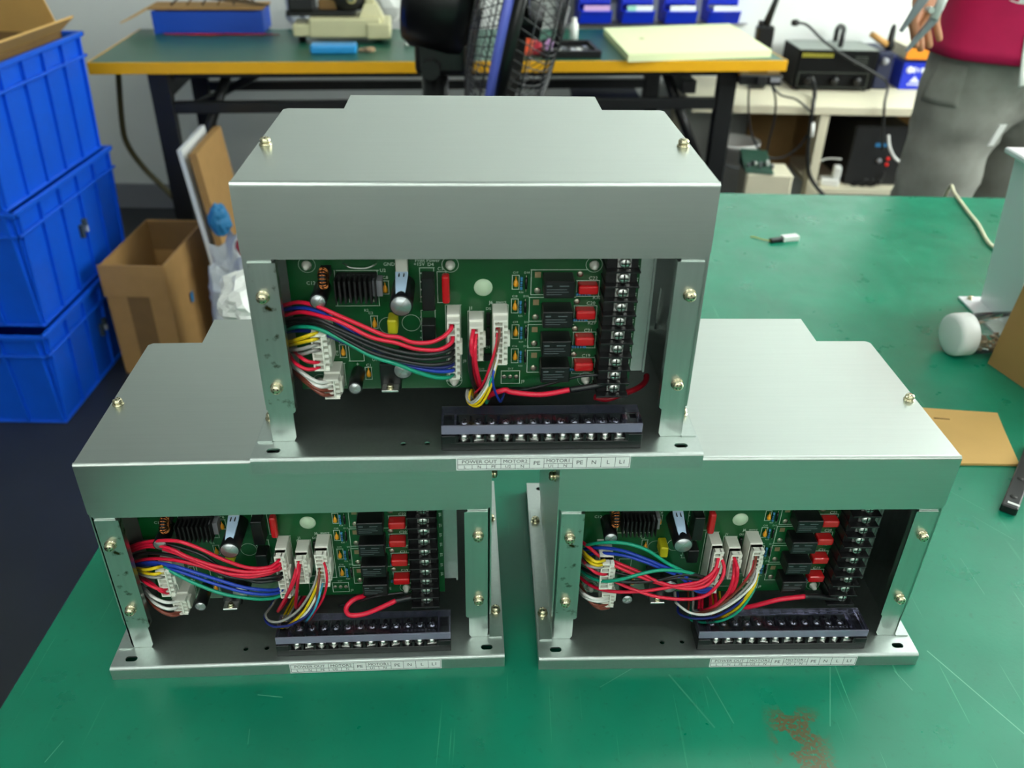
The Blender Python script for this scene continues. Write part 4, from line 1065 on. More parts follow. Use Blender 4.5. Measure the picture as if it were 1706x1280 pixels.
def bench_at(u0, u1, v, h_v=None, z=0):
    p, w, a = spot(u0, u1, v, z); h = (height_at((u0 + u1) / 2, h_v, p.y) - z) if h_v is not None else 0
    return p, w, a, h
# blue tray with clippings
p, w, a, h = bench_at(258, 440, 57, 20)
o = empty('parts_tray', W((p.x, p.y, 0)), BA); tag(o, 'blue plastic tray with red wires on the work bench', 'tray')
hw = w / 2; dp = 180
m = MB(); m.box(-hw, hw, 0, 5, .3, h).box(-hw, hw, dp - 5, dp, .3, h).box(-hw, -hw + 5, 5, dp - 5, .3, h).box(hw - 5, hw, 5, dp - 5, .3, h).box(-hw, hw, 0, dp, .3, 5); m.build('tray_wall', 'tray_blue', o)
m = MB()
for s in (-1, 1): m.box(s * hw - (16 if s > 0 else -2), s * hw + (2 if s > 0 else 16) - (0 if s > 0 else 0), -4, 0, .3, h + 3)
m.build('corner_post', 'tray_blue', o)
for k in range(3):
    pts = [(-hw + 30 + 40 * k, -12, 3), (-hw + 90 + 45 * k, -22 - 8 * k, 4), (0 + 40 * k, -14, 3), (hw - 60 + 30 * k, -26, 4), (hw + 10 + 22 * k, -10 - 10 * k, 3)]
    MB().tube(pts, 1.6, 6).build('loose_lead', 'wire_red' if k < 2 else 'wire_darkred', o)
o2 = empty('cardboard_sheet', W((p.x, p.y + 90, h + 4)), BA + R(2)); tag(o2, 'bent cardboard sheet lying on the blue tray', 'cardboard')
MB().hexa([(-hw - 26, -70, 0), (hw - 10, -80, 0), (hw, 80, 0), (-hw - 26, 80, 0), (-hw - 26, -70, 5), (hw - 10, -80, 5), (hw, 80, 5), (-hw - 26, 80, 5)]).build('sheet', 'cardboard', o2)
MB().hexa([(-hw - 26, -70, 0), (-hw - 26, 60, 0), (-hw - 29, 60, 4), (-hw - 29, -70, 4), (-hw - 110, -90, -38), (-hw - 90, 10, -34), (-hw - 92, 10, -31), (-hw - 112, -90, -35)]).build('bent_flap', 'kraft', o2)
for k in range(5):
    MB().tube([(-hw + 40 + 50 * k, -20, 8), (-hw + 90 + 40 * k, 20 - 20 * k % 30, 40), (-hw + 170 + 30 * k, -40 + 10 * k, 30), (hw + 10 - 12 * k, 10 * k - 50, 10)], 3, 6).build('offcut', ('black_matte', 'cardboard_dark', 'black_matte', 'cardboard_dark', 'black_matte')[k], o2)
# pale cream measuring stand
p, w, a, h = bench_at(490, 652, 74, 45)
o = empty('cutting_machine', W((p.x, p.y, 0)), BA); tag(o, 'cream metal bench machine with column, dark clutter on its bed', 'machine')
hw = w / 2
m = MB(); m.box(-hw, -hw + 60, 2, 120, 22, 58, 4).box(-hw + 50, hw - 30, 0, 150, 18, 75, 5).box(hw - 75, hw, -6, 170, 14, 62, 5); m.build('machine_bed', 'cream', o)
MB().box(hw - 78, hw - 46, 60, 100, 60, 330, 5).build('column', 'cream', o)
MB().hexa([(hw - 100, 30, 62), (hw - 20, 30, 62), (hw - 20, 130, 62), (hw - 100, 130, 62), (hw - 80, 55, 110), (hw - 40, 55, 110), (hw - 40, 105, 110), (hw - 80, 105, 110)]).build('column_base', 'cream', o)
for x in (-hw + 20, hw - 40): MB().cyl(12, (x, 60, 0.3), (x, 60, 24), 12).build('foot', 'black_plastic', o)
MB().box(-hw - 20, hw - 110, 40, 130, 76, 92, 3).build('dark_bed', 'black_matte', o)
MB().box(-hw - 10, -hw + 70, 30, 100, 92, 130, 6).build('clamp', 'black_matte', o)
MB().box(-hw + 80, -hw + 140, 50, 110, 92, 122, 5).build('motor', 'cardboard_dark', o)
MB().lathe([(0, 92), (50, 94), (60, 130), (44, 190), (0, 200)], (20, 90, 0), 'z', 14).build('drive_housing', 'black_matte', o)
MB().lathe([(0, -12), (14, -10), (18, 0), (14, 10), (0, 12)], (hw - 118, 40, 128), 'y', 14).build('brass_knob', 'screw_steel', o)
p2, w2, a2, h2 = bench_at(517, 594, 91, 76)
o = MB().box(-w2 / 2, w2 / 2, 0, 60, .3, 26, 6, 2).build('tool_handle', 'cyan_plastic'); o.location = W((p2.x, p2.y, 0)); o.rotation_euler.z = BA; tag(o, 'bright cyan plastic piece in front of the cream bench machine', 'plastic case')
p2, w2, a2, h2 = bench_at(598, 632, 88, 78)
o = MB().lathe([(0, 0), (16, 1), (18, 6), (16, 12), (0, 14)], (0, 0, .3), 'z', 16).box(-34, 0, -10, 10, .3, 10, 3).build('small_knob', 'jar_content'); o.location = W((p2.x, p2.y + 12, 0)); tag(o, 'small brownish knob beside the cyan piece', 'knob')
# crumpled white plastic bag behind
def crumple(name, center, size, material, label, cat, seed, sub=3, rough=.28):
    bm = bmesh.new(); bmesh.ops.create_icosphere(bm, subdivisions=sub, radius=1.0)
    for v in bm.verts:
        n = noise.noise(v.co * 2.1 + Vector((seed, 0, 0))) + .5 * noise.noise(v.co * 5 + Vector((0, seed, 0)))
        v.co = v.co * (1 + rough * n); v.co = Vector((v.co.x * size[0], v.co.y * size[1], v.co.z * size[2])) / 1000
    zmin = min(v.co.z for v in bm.verts)
    for v in bm.verts: v.co.z = max(v.co.z, zmin * .72)
    zmin = min(v.co.z for v in bm.verts)
    me = bpy.data.meshes.new(name); bm.to_mesh(me); bm.free()
    ob = link(name, me, material); ob.location = W(center); ob.location.z = W(center).z - zmin + .0005
    if label: tag(ob, label, cat)
    return ob
p, w, a, h = bench_at(430, 500, 48, 5)
crumple('plastic_bag', (p.x + 55, p.y + 110, 0), (50, 50, 70), 'bag', 'crumpled clear plastic bag between the blue tray and cream machine', 'bag', 4)
p, w, a, h = bench_at(580, 680, 44, 5)
crumple('plastic_bag', (p.x, p.y + 100, 0), (110, 50, 110), 'white_plastic', 'white plastic bag slumped behind the cream machine', 'bag', 9)
p, w, a, h = bench_at(674, 706, 78, 50)
o = MB().box(-w / 2, w / 2, 0, 70, .3, h * .8, 6, 2).box(-w / 2 + 8, w / 2 - 8, 8, 60, h * .78, h * .95, 4).build('adapter_block', 'white_plastic'); o.location = W((p.x, p.y, 0)); o.rotation_euler.z = BA; tag(o, 'small white adapter block on the bench beside the fan', 'adapter')
# black case with clear lid right of the fan
p, w, a, h = bench_at(905, 1002, 98, 84)
o = empty('component_case', W((p.x, p.y, 0)), BA); tag(o, 'flat black case with small clear items beside the yellow foam', 'case')
m = MB(); hw = w / 2; m.box(-hw, hw, 0, 190, .3, 8, 2).box(-hw, hw, 0, 12, 8, 22, 2).box(-hw, hw, 178, 190, 8, 22, 2).box(-hw, -hw + 12, 12, 178, 8, 22, 2).box(hw - 12, hw, 12, 178, 8, 22, 2); m.build('case_frame', 'black_plastic', o)
for k in range(6):
    MB().box(-hw + 24 + 22 * k, -hw + 40 + 22 * k, 40 + 20 * (k % 3), 70 + 20 * (k % 3), 8, 16 + 3 * (k % 2), 2).build('clear_piece', ('bag', 'white_plastic', 'tool_grey')[k % 3], o)
p, w, a, h = bench_at(948, 962, 68, 30)
o = MB().lathe([(0, 0), (14, 0), (14, 50), (8, 58), (8, 70), (0, 71)], (0, 0, .3), 'z', 14).build('spray_bottle', 'white_plastic'); o.location = W((p.x, p.y, 0)); tag(o, 'small white bottle standing before the blue parts bins', 'bottle')
p, w, a, h = bench_at(852, 888, 94, 45)
o = empty('orange_package', W((p.x, p.y, 0)), BA); tag(o, 'orange and pink package standing on the bench behind the fan grille', 'package')
MB().box(-32, 32, 0, 40, .3, 92, 5).build('packet', 'orange_pack', o); MB().box(30, 60, 10, 40, .3, 40, 5).build('packet', 'bag_red', o)
p, w, a, h = bench_at(905, 925, 90, 72)
o = MB().box(-14, 14, 0, 28, .3, 32, 4).lathe([(8, 32), (8, 40), (0, 41)], (0, 14, 0), 'z', 12).build('pink_bottle', 'bin_label_pink'); o.location = W((p.x, p.y, 0)); tag(o, 'little pink bottle between the fan and black case', 'bottle')
# yellow foam sheets
q = [Zp(1046, 104, 0), Zp(1284, 96, 0), Zp(1214, 50, 0), Zp(1005, 58, 0)]
o = MB().hexa([(v.x, v.y, 1) for v in q] + [(v.x, v.y, 22) for v in q]).build('foam_sheet', 'foam'); o.location.z = TZ
tag(o, 'pale yellow foam sheet lying on the work bench', 'foam sheet')
MB().lathe([(9, 22.1), (7, 23), (0, 23)], ((q[0].x + q[3].x) / 2 + 90, (q[0].y + q[3].y) / 2 + 40, 0), 'z', 10).build('stain', 'jar_content', o)
# blue parts bins on a grey rack
yr = Zp(1100, 49, 0).y
rk = empty('bin_rack', W((Yp(1095, 45, yr).x, yr + 60, 0)), BA); tag(rk, 'grey louvred rack carrying the blue parts bins', 'rack')
MB().box(-350, 360, 106, 114, 1, 480).build('back_plate', 'rack_grey', rk)
MB().box(-350, 360, 40, 114, .3, 5).build('base', 'rack_grey', rk)
for z in (66, 166, 266): MB().box(-350, 360, 99, 106, z, z + 22).build('louvre', 'rack_grey', rk)
for x in (-350, 352): MB().box(x, x + 8, 60, 100, 5, 480).build('side_rail', 'rack_grey', rk)
binp = None
for row in range(2):
    for k in range(4):
        p = Yp((990, 1061, 1133, 1206)[k], 44, yr + 40)
        o = empty('parts_bin', W((p.x, yr + 36 + (p.x - Yp(1095, 45, yr).x) * math.tan(BA), 14 + row * 100)), BA)
        lab = ('bin_label_pink', 'bin_label', 'bin_label', 'bin_label')[k]
        tag(o, ('blue parts bin with pink label on the rack', 'blue parts bin with green and white label on the rack', 'blue parts bin with white label beside the green and white labelled one', 'blue parts bin with white label at the rack end by the radio')[k] + (', upper row' if row else ', lower row'), 'bin', 'blue parts bins')
        m = MB(); m.hexa([(-57, 0, 0), (57, 0, 0), (57, 108, 0), (-57, 108, 0), (-57, -14, 40), (57, -14, 40), (57, 108, 40), (-57, 108, 40)])
        m.box(-57, -53, 30, 108, 40, 88).box(53, 57, 30, 108, 40, 88).box(-57, 57, 104, 108, 40, 88); m.box(-57, 57, -20, -12, 36, 44, 2).box(-57, 57, 26, 32, 60, 88, 2)
        m.build('bin_body', 'bin_blue', o)
        MB().obox(Matrix.Translation((0, -17.5, 52)) , 92, 2, 18).box(-46, 46, -17, -12, 42, 45).build('label_card', lab, o)
        if k == 1: MB().box(-46, -14, -19, -18.4, 43.5, 60.5).build('label_stripe', 'bin_label_green', o)
# hanging strap and things under the bench
pts = [Yp(200, 122, 2250), Yp(203, 200, 2260), Yp(212, 240, 2280), Yp(240, 280, 2300), Yp(285, 325, 2300), Yp(300, 345, 2300), Yp(320, 400, 2280)]
pts[0].z = -30.5
o = MB().tube(pts, (9, 3), 8, 6).build('hanging_strap', 'olive'); o.location.z = TZ; tag(o, 'dark olive strap hanging under the left end of the bench', 'strap')
def leaning(name, material, u, label, cat, wid, thick, hgt, y, tilt, rz):
    p = Yp(u, 330, y); o = MB().box(-thick / 2, thick / 2, 0, wid, 0, hgt).build(name, material); o.location = W((p.x, y, -748)); o.rotation_euler = (0, R(tilt), R(rz)); tag(o, label, cat); return o
leaning('white_board', 'white_paint', 352, 'thin white board leaning against the bench leg', 'board', 250, 12, 590, 1800, -6, 4)
leaning('brown_board', 'cardboard', 372, 'brown cardboard sheet leaning beside the white board', 'cardboard', 280, 20, 580, 1800, -6, 4)
bx = Yp(398, 440, 1600)
bag = crumple('rubbish_bag', (bx.x, 1600, -750), (95, 90, 200), 'bag', 'crumpled clear bag of scrap on the floor behind the steel units', 'bag', 2, 4, .4)
def drop_on(base, name, x, y, size, material, label, seed):
    bm_ = bmesh.new(); bm_.from_mesh(base.data); bm_.transform(Matrix.Translation(base.location)); t_ = BVHTree.FromBMesh(bm_); bm_.free()
    p_ = crumple(name, (x, y, 0), size, material, label, 'wrapper', seed, 3, .25)
    tops = [t_.ray_cast(Vector(((x + dx) / 1000, (y + dy) / 1000, 3)), Vector((0, 0, -1)))[0] for dx in (-30, -15, 0, 15, 30) for dy in (-30, -15, 0, 15, 30)]
    p_.location.z += max(h_.z for h_ in tops if h_) - TZ + .008
    return p_
drop_on(bag, 'blue_packet', bx.x - 30, 1600, (26, 26, 44), 'bag_blue', 'blue wrapper on the clear scrap bag', 12)
drop_on(bag, 'red_packet', bx.x + 34, 1570, (24, 22, 26), 'bag_red', 'red wrapper on the clear scrap bag', 15)
crumple('scrap_bundle', (bx.x - 30, 1400, -750), (80, 60, 120), 'bag_dark', 'dark grey scrap bundle before the clear bag', 'scrap', 6, 3, .3)
pw = Yp(400, 500, 1600)
pw = Zp(418, 512, 0)
o = crumple('white_sack', (pw.x + 26, pw.y - 20, 0), (56, 70, 34), 'white_plastic', 'small white plastic sack lying on the rear corner of the green table', 'sack', 21, 4, .2)
# dark blue tub and stool under the bench
p0 = Yp(1005, 180, 2560); p1 = Yp(1085, 180, 2560)
o = empty('storage_tub', W(((p0.x + p1.x) / 2 - 64, 2720, -750))); tag(o, 'dark blue storage tub standing under the bench', 'tub')
hw = (p1.x - p0.x) / 2 + 30; H = 750 + p0.z
m = MB(); m.hexa([(-hw + 20, -110, 0), (hw - 20, -110, 0), (hw - 20, 110, 0), (-hw + 20, 110, 0), (-hw, -130, H), (hw, -130, H), (hw, 130, H), (-hw, 130, H)]); m.build('tub_body', 'dark_navy', o)
MB().box(-hw - 8, hw + 8, -138, 138, H, H + 14, 3).build('tub_lid', 'dark_navy', o)
st = Yp(1090, 165, 2300); st.z -= 46
o = empty('work_stool', W((st.x - 190, 2385, -750))); tag(o, 'stool with rounded grey seat pushed under the bench', 'stool')
H = 750 + st.z
MB().prism([(170 * math.copysign(abs(math.cos(t)) ** .6, math.cos(t)), 110 * math.copysign(abs(math.sin(t)) ** .6, math.sin(t))) for t in [2 * math.pi * i / 40 for i in range(40)]], H - 24, H, 'z').build('seat', 'seat_grey', o)
MB().cyl(22, (0, 0, 60), (0, 0, H - 24), 14).build('column', 'frame_black', o)
for i in range(5):
    t = 2 * math.pi * i / 5 + .3; MB().cyl(14, (0, 0, 70), (140 * math.cos(t), 140 * math.sin(t), 20), 8).build('leg', 'frame_black', o)
    MB().lathe([(20, -8), (20, 8)], (140 * math.cos(t), 140 * math.sin(t), 20), 'x', 14).build('castor', 'rubber', o)

# ------------------------------------------------------------------ floor fan
FY = 1500
fc = Yp(866, 28, FY)
n = Vector((.975, -.07, -.21)).normalized()
q = n.to_track_quat('Z', 'Y').to_matrix()
fan = empty('floor_fan', W((fc.x - 200, FY, -750))); tag(fan, 'black floor fan with wire grille and blue rim, turned towards the wall shelf', 'fan')
off = Vector((fc.x, FY, fc.z + 750)) - Vector((fc.x - 200, FY, 0))
def FP(r, a, h): return off + q @ Vector((r * math.cos(a), r * math.sin(a), h))
RF = 235
def band(name, r, h0, h1, th, material):
    m = MB(); N = 64; rows = []
    for i in range(N):
        a = 2 * math.pi * i / N; rows.append([m.bm.verts.new(FP(rr, a, hh) * .001) for rr, hh in ((r, h0), (r + th, h0), (r + th, h1), (r, h1))])
    for i in range(N):
        A_, B_ = rows[i], rows[(i + 1) % N]
        for k in range(4): f = m.bm.faces.new((A_[k], A_[(k + 1) % 4], B_[(k + 1) % 4], B_[k])); f.smooth = True
    return m.build(name, material, fan)
band('rim', RF - 4, -8, 14, 8, 'fan_black'); band('blue_rim', RF - 6, -27, -9, 8, 'fan_blue')
for nm, sgn, dep in (('front_grille', 1, 92), ('rear_grille', -1, 88)):
    m = MB(); N = 76
    for i in range(N):
        a = 2 * math.pi * i / N
        pts = [FP(RF, a, sgn * 10), FP(RF - 6, a + .05, sgn * (dep * .45)), FP(RF * .8, a + .14, sgn * dep * .82), FP(RF * .5, a + .26, sgn * dep * .98), FP(40, a + .42, sgn * dep)]
        m.tube(pts, 1.3, 4, 3)
    for rr, hh in ((RF - 4, dep * .42), (RF * .8, dep * .83), (RF * .5, dep * .99)):
        m.tube([FP(rr, 2 * math.pi * i / 40, sgn * hh) for i in range(41)], 1.6, 5, 0)
    m.build(nm, 'fan_wire', fan)
m = MB(); m.cyl(44, FP(0, 0, 82), FP(0, 0, 98), 24); m.build('badge', 'fan_wire', fan)
m = MB(); m.cyl(36, FP(0, 0, -40), FP(0, 0, 50), 18); m.build('hub', 'fan_black', fan)
for k in range(3):
    m = MB(); a0 = k * 2.0944 + .5
    P_ = []
    for (r_, da, h_) in ((34, -.3, -20), (120, -.42, -26), (205, -.30, -22), (205, .36, 22), (120, .40, 26), (34, .35, 20)): P_.append(FP(r_, a0 + da, h_))
    off3 = q @ Vector((0, 0, 3))
    vs = [m.bm.verts.new(v * .001) for v in P_]; vt = [m.bm.verts.new((v + off3) * .001) for v in P_]
    for i in (0, 1, 3, 4):
        pass
    for (i, j, k2, l) in ((0, 1, 4, 5), (1, 2, 3, 4)):
        m.bm.faces.new((vs[i], vs[j], vs[k2], vs[l])); m.bm.faces.new((vt[l], vt[k2], vt[j], vt[i]))
    for i in range(6):
        j = (i + 1) % 6; m.bm.faces.new((vs[i], vs[j], vt[j], vt[i]))
    m.build('blade', 'fan_black', fan)
m = MB()
prof = [(0, -92), (70, -92), (104, -104), (110, -130), (110, -214), (100, -232), (70, -240), (0, -240)]
rows = [[m.bm.verts.new(FP(r_, 2 * math.pi * i / 28, h_) * .001) for i in range(28)] for r_, h_ in prof[1:-1]]
for A_, B_ in zip(rows, rows[1:]):
    for i in range(28): f = m.bm.faces.new((A_[i], A_[(i + 1) % 28], B_[(i + 1) % 28], B_[i])); f.smooth = True
m.bm.faces.new(rows[0]); m.bm.faces.new(rows[-1][::-1])
m.build('motor_housing', 'fan_black', fan)
mc = FP(0, 0, -165); nk = Yp(724, 100, FY); nx = nk.x - (fc.x - 200)
m = MB(); m.box(nx - 40, nx + 70, -34, 34, mc.z - 150, mc.z - 80, 12, 2); m.build('tilt_bracket', 'fan_black', fan)
m = MB(); m.cyl(20, (nx - 4, -36, mc.z - 135), (nx - 4, -58, mc.z - 135), 16); m.build('tilt_knob', 'black_plastic', fan)
m = MB(); m.cyl(29, (nx, 0, 30), (nx, 0, mc.z - 120), 20); m.build('pole', 'fan_black', fan)
MB().lathe([(210, 0), (210, 14), (160, 30), (40, 44), (30, 60), (0, 60)], (nx, 0, 0), 'z', 36).build('base', 'fan_black', fan)

# ------------------------------------------------------------------ low cream desk at the right with instruments
DZ = -185; DY = Zp(1350, 178, DZ).y + 6
dx0 = 606; dx1 = 1900
dk = empty('side_desk', W((dx0, DY, -750))); tag(dk, 'low cream desk behind the person with a shelf below', 'desk')
Hd = 750 + DZ; DW = dx1 - dx0; DD = 2945 - DY
MB().box(0, DW, 0, DD, Hd - 28, Hd, 2).build('desk_top', 'cream_desk', dk)
lx = Yp(1372, 200, DY + 20).x - dx0
MB().box(lx - 15, lx + 15, 8, 60, 0, Hd - 28).build('leg', 'cream_desk', dk); MB().box(DW - 50, DW - 10, 8, 60, 0, Hd - 28).build('leg', 'cream_desk', dk); MB().box(10, 40, DD - 70, DD - 10, 0, Hd - 28).build('leg', 'cream_desk', dk)
zs_ = Yp(1420, 312, DY + 30).z + 750
MB().box(lx + 15, DW - 50, 10, DD - 40, zs_ - 20, zs_).build('shelf', 'cream_desk', dk)
MB().box(lx + 15, DW - 50, DD - 38, DD - 30, zs_, Hd - 28).build('back_board', 'cardboard_dark', dk)
def dspot(u0, u1, v): return spot(u0, u1, v, DZ)
p, w, a = dspot(1322, 1448, 152); y0 = p.y
h = height_at(1385, 84, y0) - DZ
o = empty('power_supply', W((p.x, y0, DZ))); tag(o, 'black bench power supply with yellow lettering strip and carry handle', 'power supply')
hw = w / 2; dd = 2930 - y0
MB().box(-hw, hw, 0, dd, 6, h, 3).build('case', 'psu_black', o); MB().box(-hw + 2, hw - 2, 2, dd - 2, h, h + 2).build('top_cover', 'psu_top', o)
for x in (-hw + 20, hw - 20):
    for y in (20, dd - 20): MB().cyl(8, (x, y, .3), (x, y, 6), 10).build('foot', 'rubber', o)
fp = MB()
for i in range(14): fp.box(-hw + 12 + i * 8, -hw + 18 + i * 8, -1, 0, h - 24, h - 10)
fp.build('title_print', 'psu_yellow', o)
MB().box(-hw + 10, hw - 20, -1, 0, 12, 14).box(-hw + 10, hw - 20, -1, 0, 62, 64).box(-hw + 10, -hw + 12, -1, 0, 12, 64).box(hw - 22, hw - 20, -1, 0, 12, 64).build('panel_frame', 'panel_line', o)
for x in (-hw + 44, 0, hw - 60): MB().lathe([(14, 0), (14, -12), (11, -18), (0, -18)], (x, -.5, 38), 'y', 16).build('knob', 'black_plastic', o)
for i in range(4): MB().box(hw - 80, hw - 34, -1, 0, h - 22 - 8 * i, h - 20 - 8 * i).build('scale_mark', 'panel_line', o)
MB().tube([(20, 60, h + 2), (20, 60, h + 40), (30, 90, h + 58), (36, 150, h + 58), (40, 180, h + 40), (40, 180, h + 2)], 9, 10).build('handle', 'black_plastic', o)
# lead that crosses the front and hangs down
wp = lambda u, v, y: Yp(u, v, y)
o = MB().tube([wp(1325, 38, y0 - 10), wp(1345, 42, y0 - 12), wp(1372, 68, y0 - 14), wp(1410, 95, y0 - 20), wp(1450, 118, y0 - 24), wp(1478, 138, y0 - 26), wp(1474, 170, DY - 12), wp(1472, 200, DY - 12), wp(1470, 250, DY - 12)], 4.5, 8).build('instrument_lead', 'rubber'); o.location.z = TZ
tag(o, 'black lead draped across the power supply and over the desk edge', 'cable')
MB().lathe([(0, -14), (9, -12), (12, 0), (9, 12), (0, 14)], tuple(wp(1325, 38, y0 - 10)), 'x', 12).build('lead_plug', 'rubber', o)
o = MB().tube([wp(1352, 128, y0 - 30), wp(1356, 140, y0 - 42), Zp(1357, 160, DZ + 12), Zp(1355, 169, DZ + 14), wp(1354, 178, DY - 16), wp(1350, 210, DY - 12), wp(1346, 260, DY - 12), wp(1350, 295, DY - 12), wp(1372, 325, DY - 14), wp(1400, 350, DY - 10)], 7, 8).build('supply_cord', 'rubber'); o.location.z = TZ
tag(o, 'thick black cord hanging from the power supply before the cream desk leg', 'cable')
MB().tube([wp(1354, 205, DY - 14), wp(1352, 228, DY - 14)], 8, 8, 0).build('white_tag', 'white_plastic', o)
# dark navy second instrument
p, w, a = dspot(1452, 1478, 150); h2 = height_at(1465, 88, p.y) - DZ
o = empty('soldering_station', W((p.x - 4, p.y + 6, DZ))); tag(o, 'dark navy soldering station beside the black power supply', 'instrument')
MB().box(-24, 34, 0, 200, .3, h2, 5).build('case', 'dark_navy', o); MB().lathe([(12, 0), (12, -14), (0, -15)], (0, 0, h2 - 28), 'y', 16).build('knob', 'rack_grey', o)
# iron holder with orange grip on top
o = empty('iron_holder', W((p.x + 12, p.y + 70, DZ + h2))); tag(o, 'soldering iron holder with orange grip on the navy station', 'holder')
MB().lathe([(0, 0), (14, 0), (18, 10), (12, 34), (10, 70), (6, 84), (0, 86)], (16, 0, .3), 'z', 14).build('cup', 'frame_black', o)
MB().cyl(13, (6, 0, 16), (-62, -6, 52), 12, 10).build('grip', 'bottle_wood', o)
# walkie-talkie style antenna unit
p, w, a = dspot(1264, 1292, 92)
pz = Yp(1278, 78, 2700)
o = empty('handheld_radio', W((pz.x, 2760, DZ))); tag(o, 'black handheld radio with tapered antenna standing against the white wall', 'radio')
hr = pz.z + 60 - DZ
MB().box(-30, 30, -20, 20, .3, hr, 6).build('radio_body', 'black_plastic', o)
MB().cyl(14, (0, 0, hr), (40, 0, hr + 150), 12, 6).build('antenna', 'rubber', o); MB().cyl(9, (-18, 0, hr), (-18, 0, hr + 16), 10).build('knob', 'black_plastic', o)
# shelf with orange edge, blue carton below
p, w, a = dspot(1480, 1545, 150)
zsh = Yp(1510, 98, p.y).z; yS = p.y
o = empty('wall_shelf', W((p.x - 38, yS - 4, DZ))); tag(o, 'cream raised shelf with orange edge above the blue carton', 'shelf')
hh = zsh - DZ
th = Yp(1510, 78, p.y).z - zsh
MB().box(0, 700, 4, 2935 - yS, hh, hh + th).build('board', 'cream_desk', o); MB().box(0, 700, 0, 4, hh - 1, hh + th + 1, 1).build('orange_edge', 'orange_edge', o)
for x in (330, 660): MB().box(x, x + 24, 60, 300, .3, hh).build('support', 'cream_desk', o)
o = empty('blue_carton', W((p.x - 33, yS + 8, DZ))); tag(o, 'blue printed carton with white emblem under the orange edged shelf', 'carton')
hb = hh - 14
MB().box(0, 170, 0, 180, .3, hb, 1.5).build('carton_body', 'bin_blue', o)
pr = MB()
sx = w / 65
pr.lathe([(5.5 * sx, -.5), (5.5 * sx, -1), (0, -1)], (11 * sx, 0, hb * .73), 'y', 20)
for i, (wd, hg) in enumerate(((4, 9), (3, 6), (6, 8), (6, 9))): pr.box((17 + i * 6.2) * sx, (17 + i * 6.2 + wd * .8) * sx, -1, -.4, hb * .73 - hg * sx * .5, hb * .73 + hg * sx * .45)
pr.prism([(14 * sx, hb * .28), (30 * sx, hb * .28), (22 * sx, hb * .50)], -1, -.4, 'y')
for i in range(5): pr.box((12 + i * 5) * sx, (15.6 + i * 5) * sx, -1, -.4, hb * .16, hb * .23)
pr.build('white_print', 'bin_label', o)
# power strip under the bench end and its cords
p = Yp(1268, 131, 2255)
o = empty('power_strip', W((p.x, 2255, p.z))); tag(o, 'black power strip hanging below the right end of the bench', 'power strip')
MB().box(-72, 60, -22, 22, -16, -32 - p.z, 5).build('strip_body', 'black_plastic', o)
MB().box(22, 52, -25, -21, -6, 8, 1).build('adapter', 'rack_grey', o); MB().box(-20, 10, -30, -21, -12, 14, 3).build('adapter', 'black_matte', o)
p = Vector((p.x, 2255, p.z))
for pp, lab in (([(1248, 142), (1247, 180), (1250, 215), (1262, 245), (1280, 262), (1305, 262), (1330, 245), (1345, 225)], 'thin black cord looping from the power strip'), ([(1285, 140), (1292, 165), (1290, 200), (1280, 240), (1275, 280), (1272, 310)], 'black cord dropping straight from the power strip'),
                 ([(1285, 140), (1300, 158), (1325, 165), (1342, 178), (1350, 186)], 'short black cord from the power strip to the desk edge')):
    pts = [Yp(u, v, DY - 28 + 3 * i) for i, (u, v) in enumerate(pp)]
    pts = [v_ - p for v_ in pts]
    c = MB().tube(pts, 3.5, 7).build('cord', 'rubber', o)
# bucket, white box with circuit board, cartons under the desk
p = Yp(1225, 240, DY + 60)
o = empty('paper_bucket', W((p.x + 12, DY + 110, -750))); tag(o, 'white bucket standing under the low desk', 'bucket')
hb = p.z + 750
MB().lathe([(70, 0), (84, hb), (88, hb), (88, hb - 12), (80, hb - 12), (66, 6), (0, 6), (0, 0)], (0, 0, .3), 'z', 28).build('bucket_wall', 'white_plastic', o)
MB().tube([(-84, 0, hb - 14), (-50, -60, hb - 60), (0, -84, hb - 76), (50, -60, hb - 60), (84, 0, hb - 14)], 2.5, 6).build('handle', 'tool_grey', o)
a_ = Yp(1232, 300, DY - 160); b_ = Yp(1306, 318, DY - 160)
ht = Yp(1290, 290, DY - 160).z + 750
o = empty('instrument_box', W((a_.x + 20, DY - 160, -750)), R(-4)); tag(o, 'open white instrument box with green circuit board on top', 'box')
MB().box(0, b_.x - a_.x, 0, 130, .3, ht, 6).build('box_body', 'cream_desk', o)
MB().hexa([(0, 4, ht + 1), (90, -4, ht + 1), (100, 110, ht + 1), (-10, 110, ht + 1), (-6, 20, ht + 14), (70, 10, ht + 10), (80, 120, ht + 44), (-10, 120, ht + 50)]).build('circuit_board', 'green_board', o)
for k in range(7): MB().box(4 + 13 * k, 12 + 13 * k, 20 + 9 * (k % 3), 34 + 9 * (k % 3), ht + 14, ht + 26 + 6 * (k % 2), 1).build('component', ('tool_grey', 'black_plastic', 'white_plastic')[k % 3], o)
bp = Yp(1320, 250, 2760)
o = MB().box(-90, 90, -8, 8, 0, Hd - 60).build('cardboard_sheet', 'cardboard_dark'); o.location = W((bp.x - 82, 2790, -748)); o.rotation_euler.x = R(-2); tag(o, 'dark brown cardboard panel leaning behind the low desk', 'cardboard')
o = empty('computer_case', W((dx0 + lx + 175, DY + 60, -750 + zs_ + .5))); tag(o, 'black computer case with red lights on the shelf under the desk', 'computer')
hc = Hd - 28 - zs_ - 50
MB().box(-40, 150, 0, 300, 0, hc, 4).build('case', 'black_matte', o)
for z in (hc * .36, hc * .46): MB().lathe([(6, 0), (6, -4), (0, -5)], (96, 0, z), 'y', 12).build('red_light', 'led_red', o)
MB().box(40, 82, -2, 0, hc * .66, hc * .72).build('cyan_badge', 'bag_blue', o); MB().lathe([(9, 0), (9, -4), (0, -4)], (66, 0, hc * .42), 'y', 14).build('button', 'rack_grey', o)
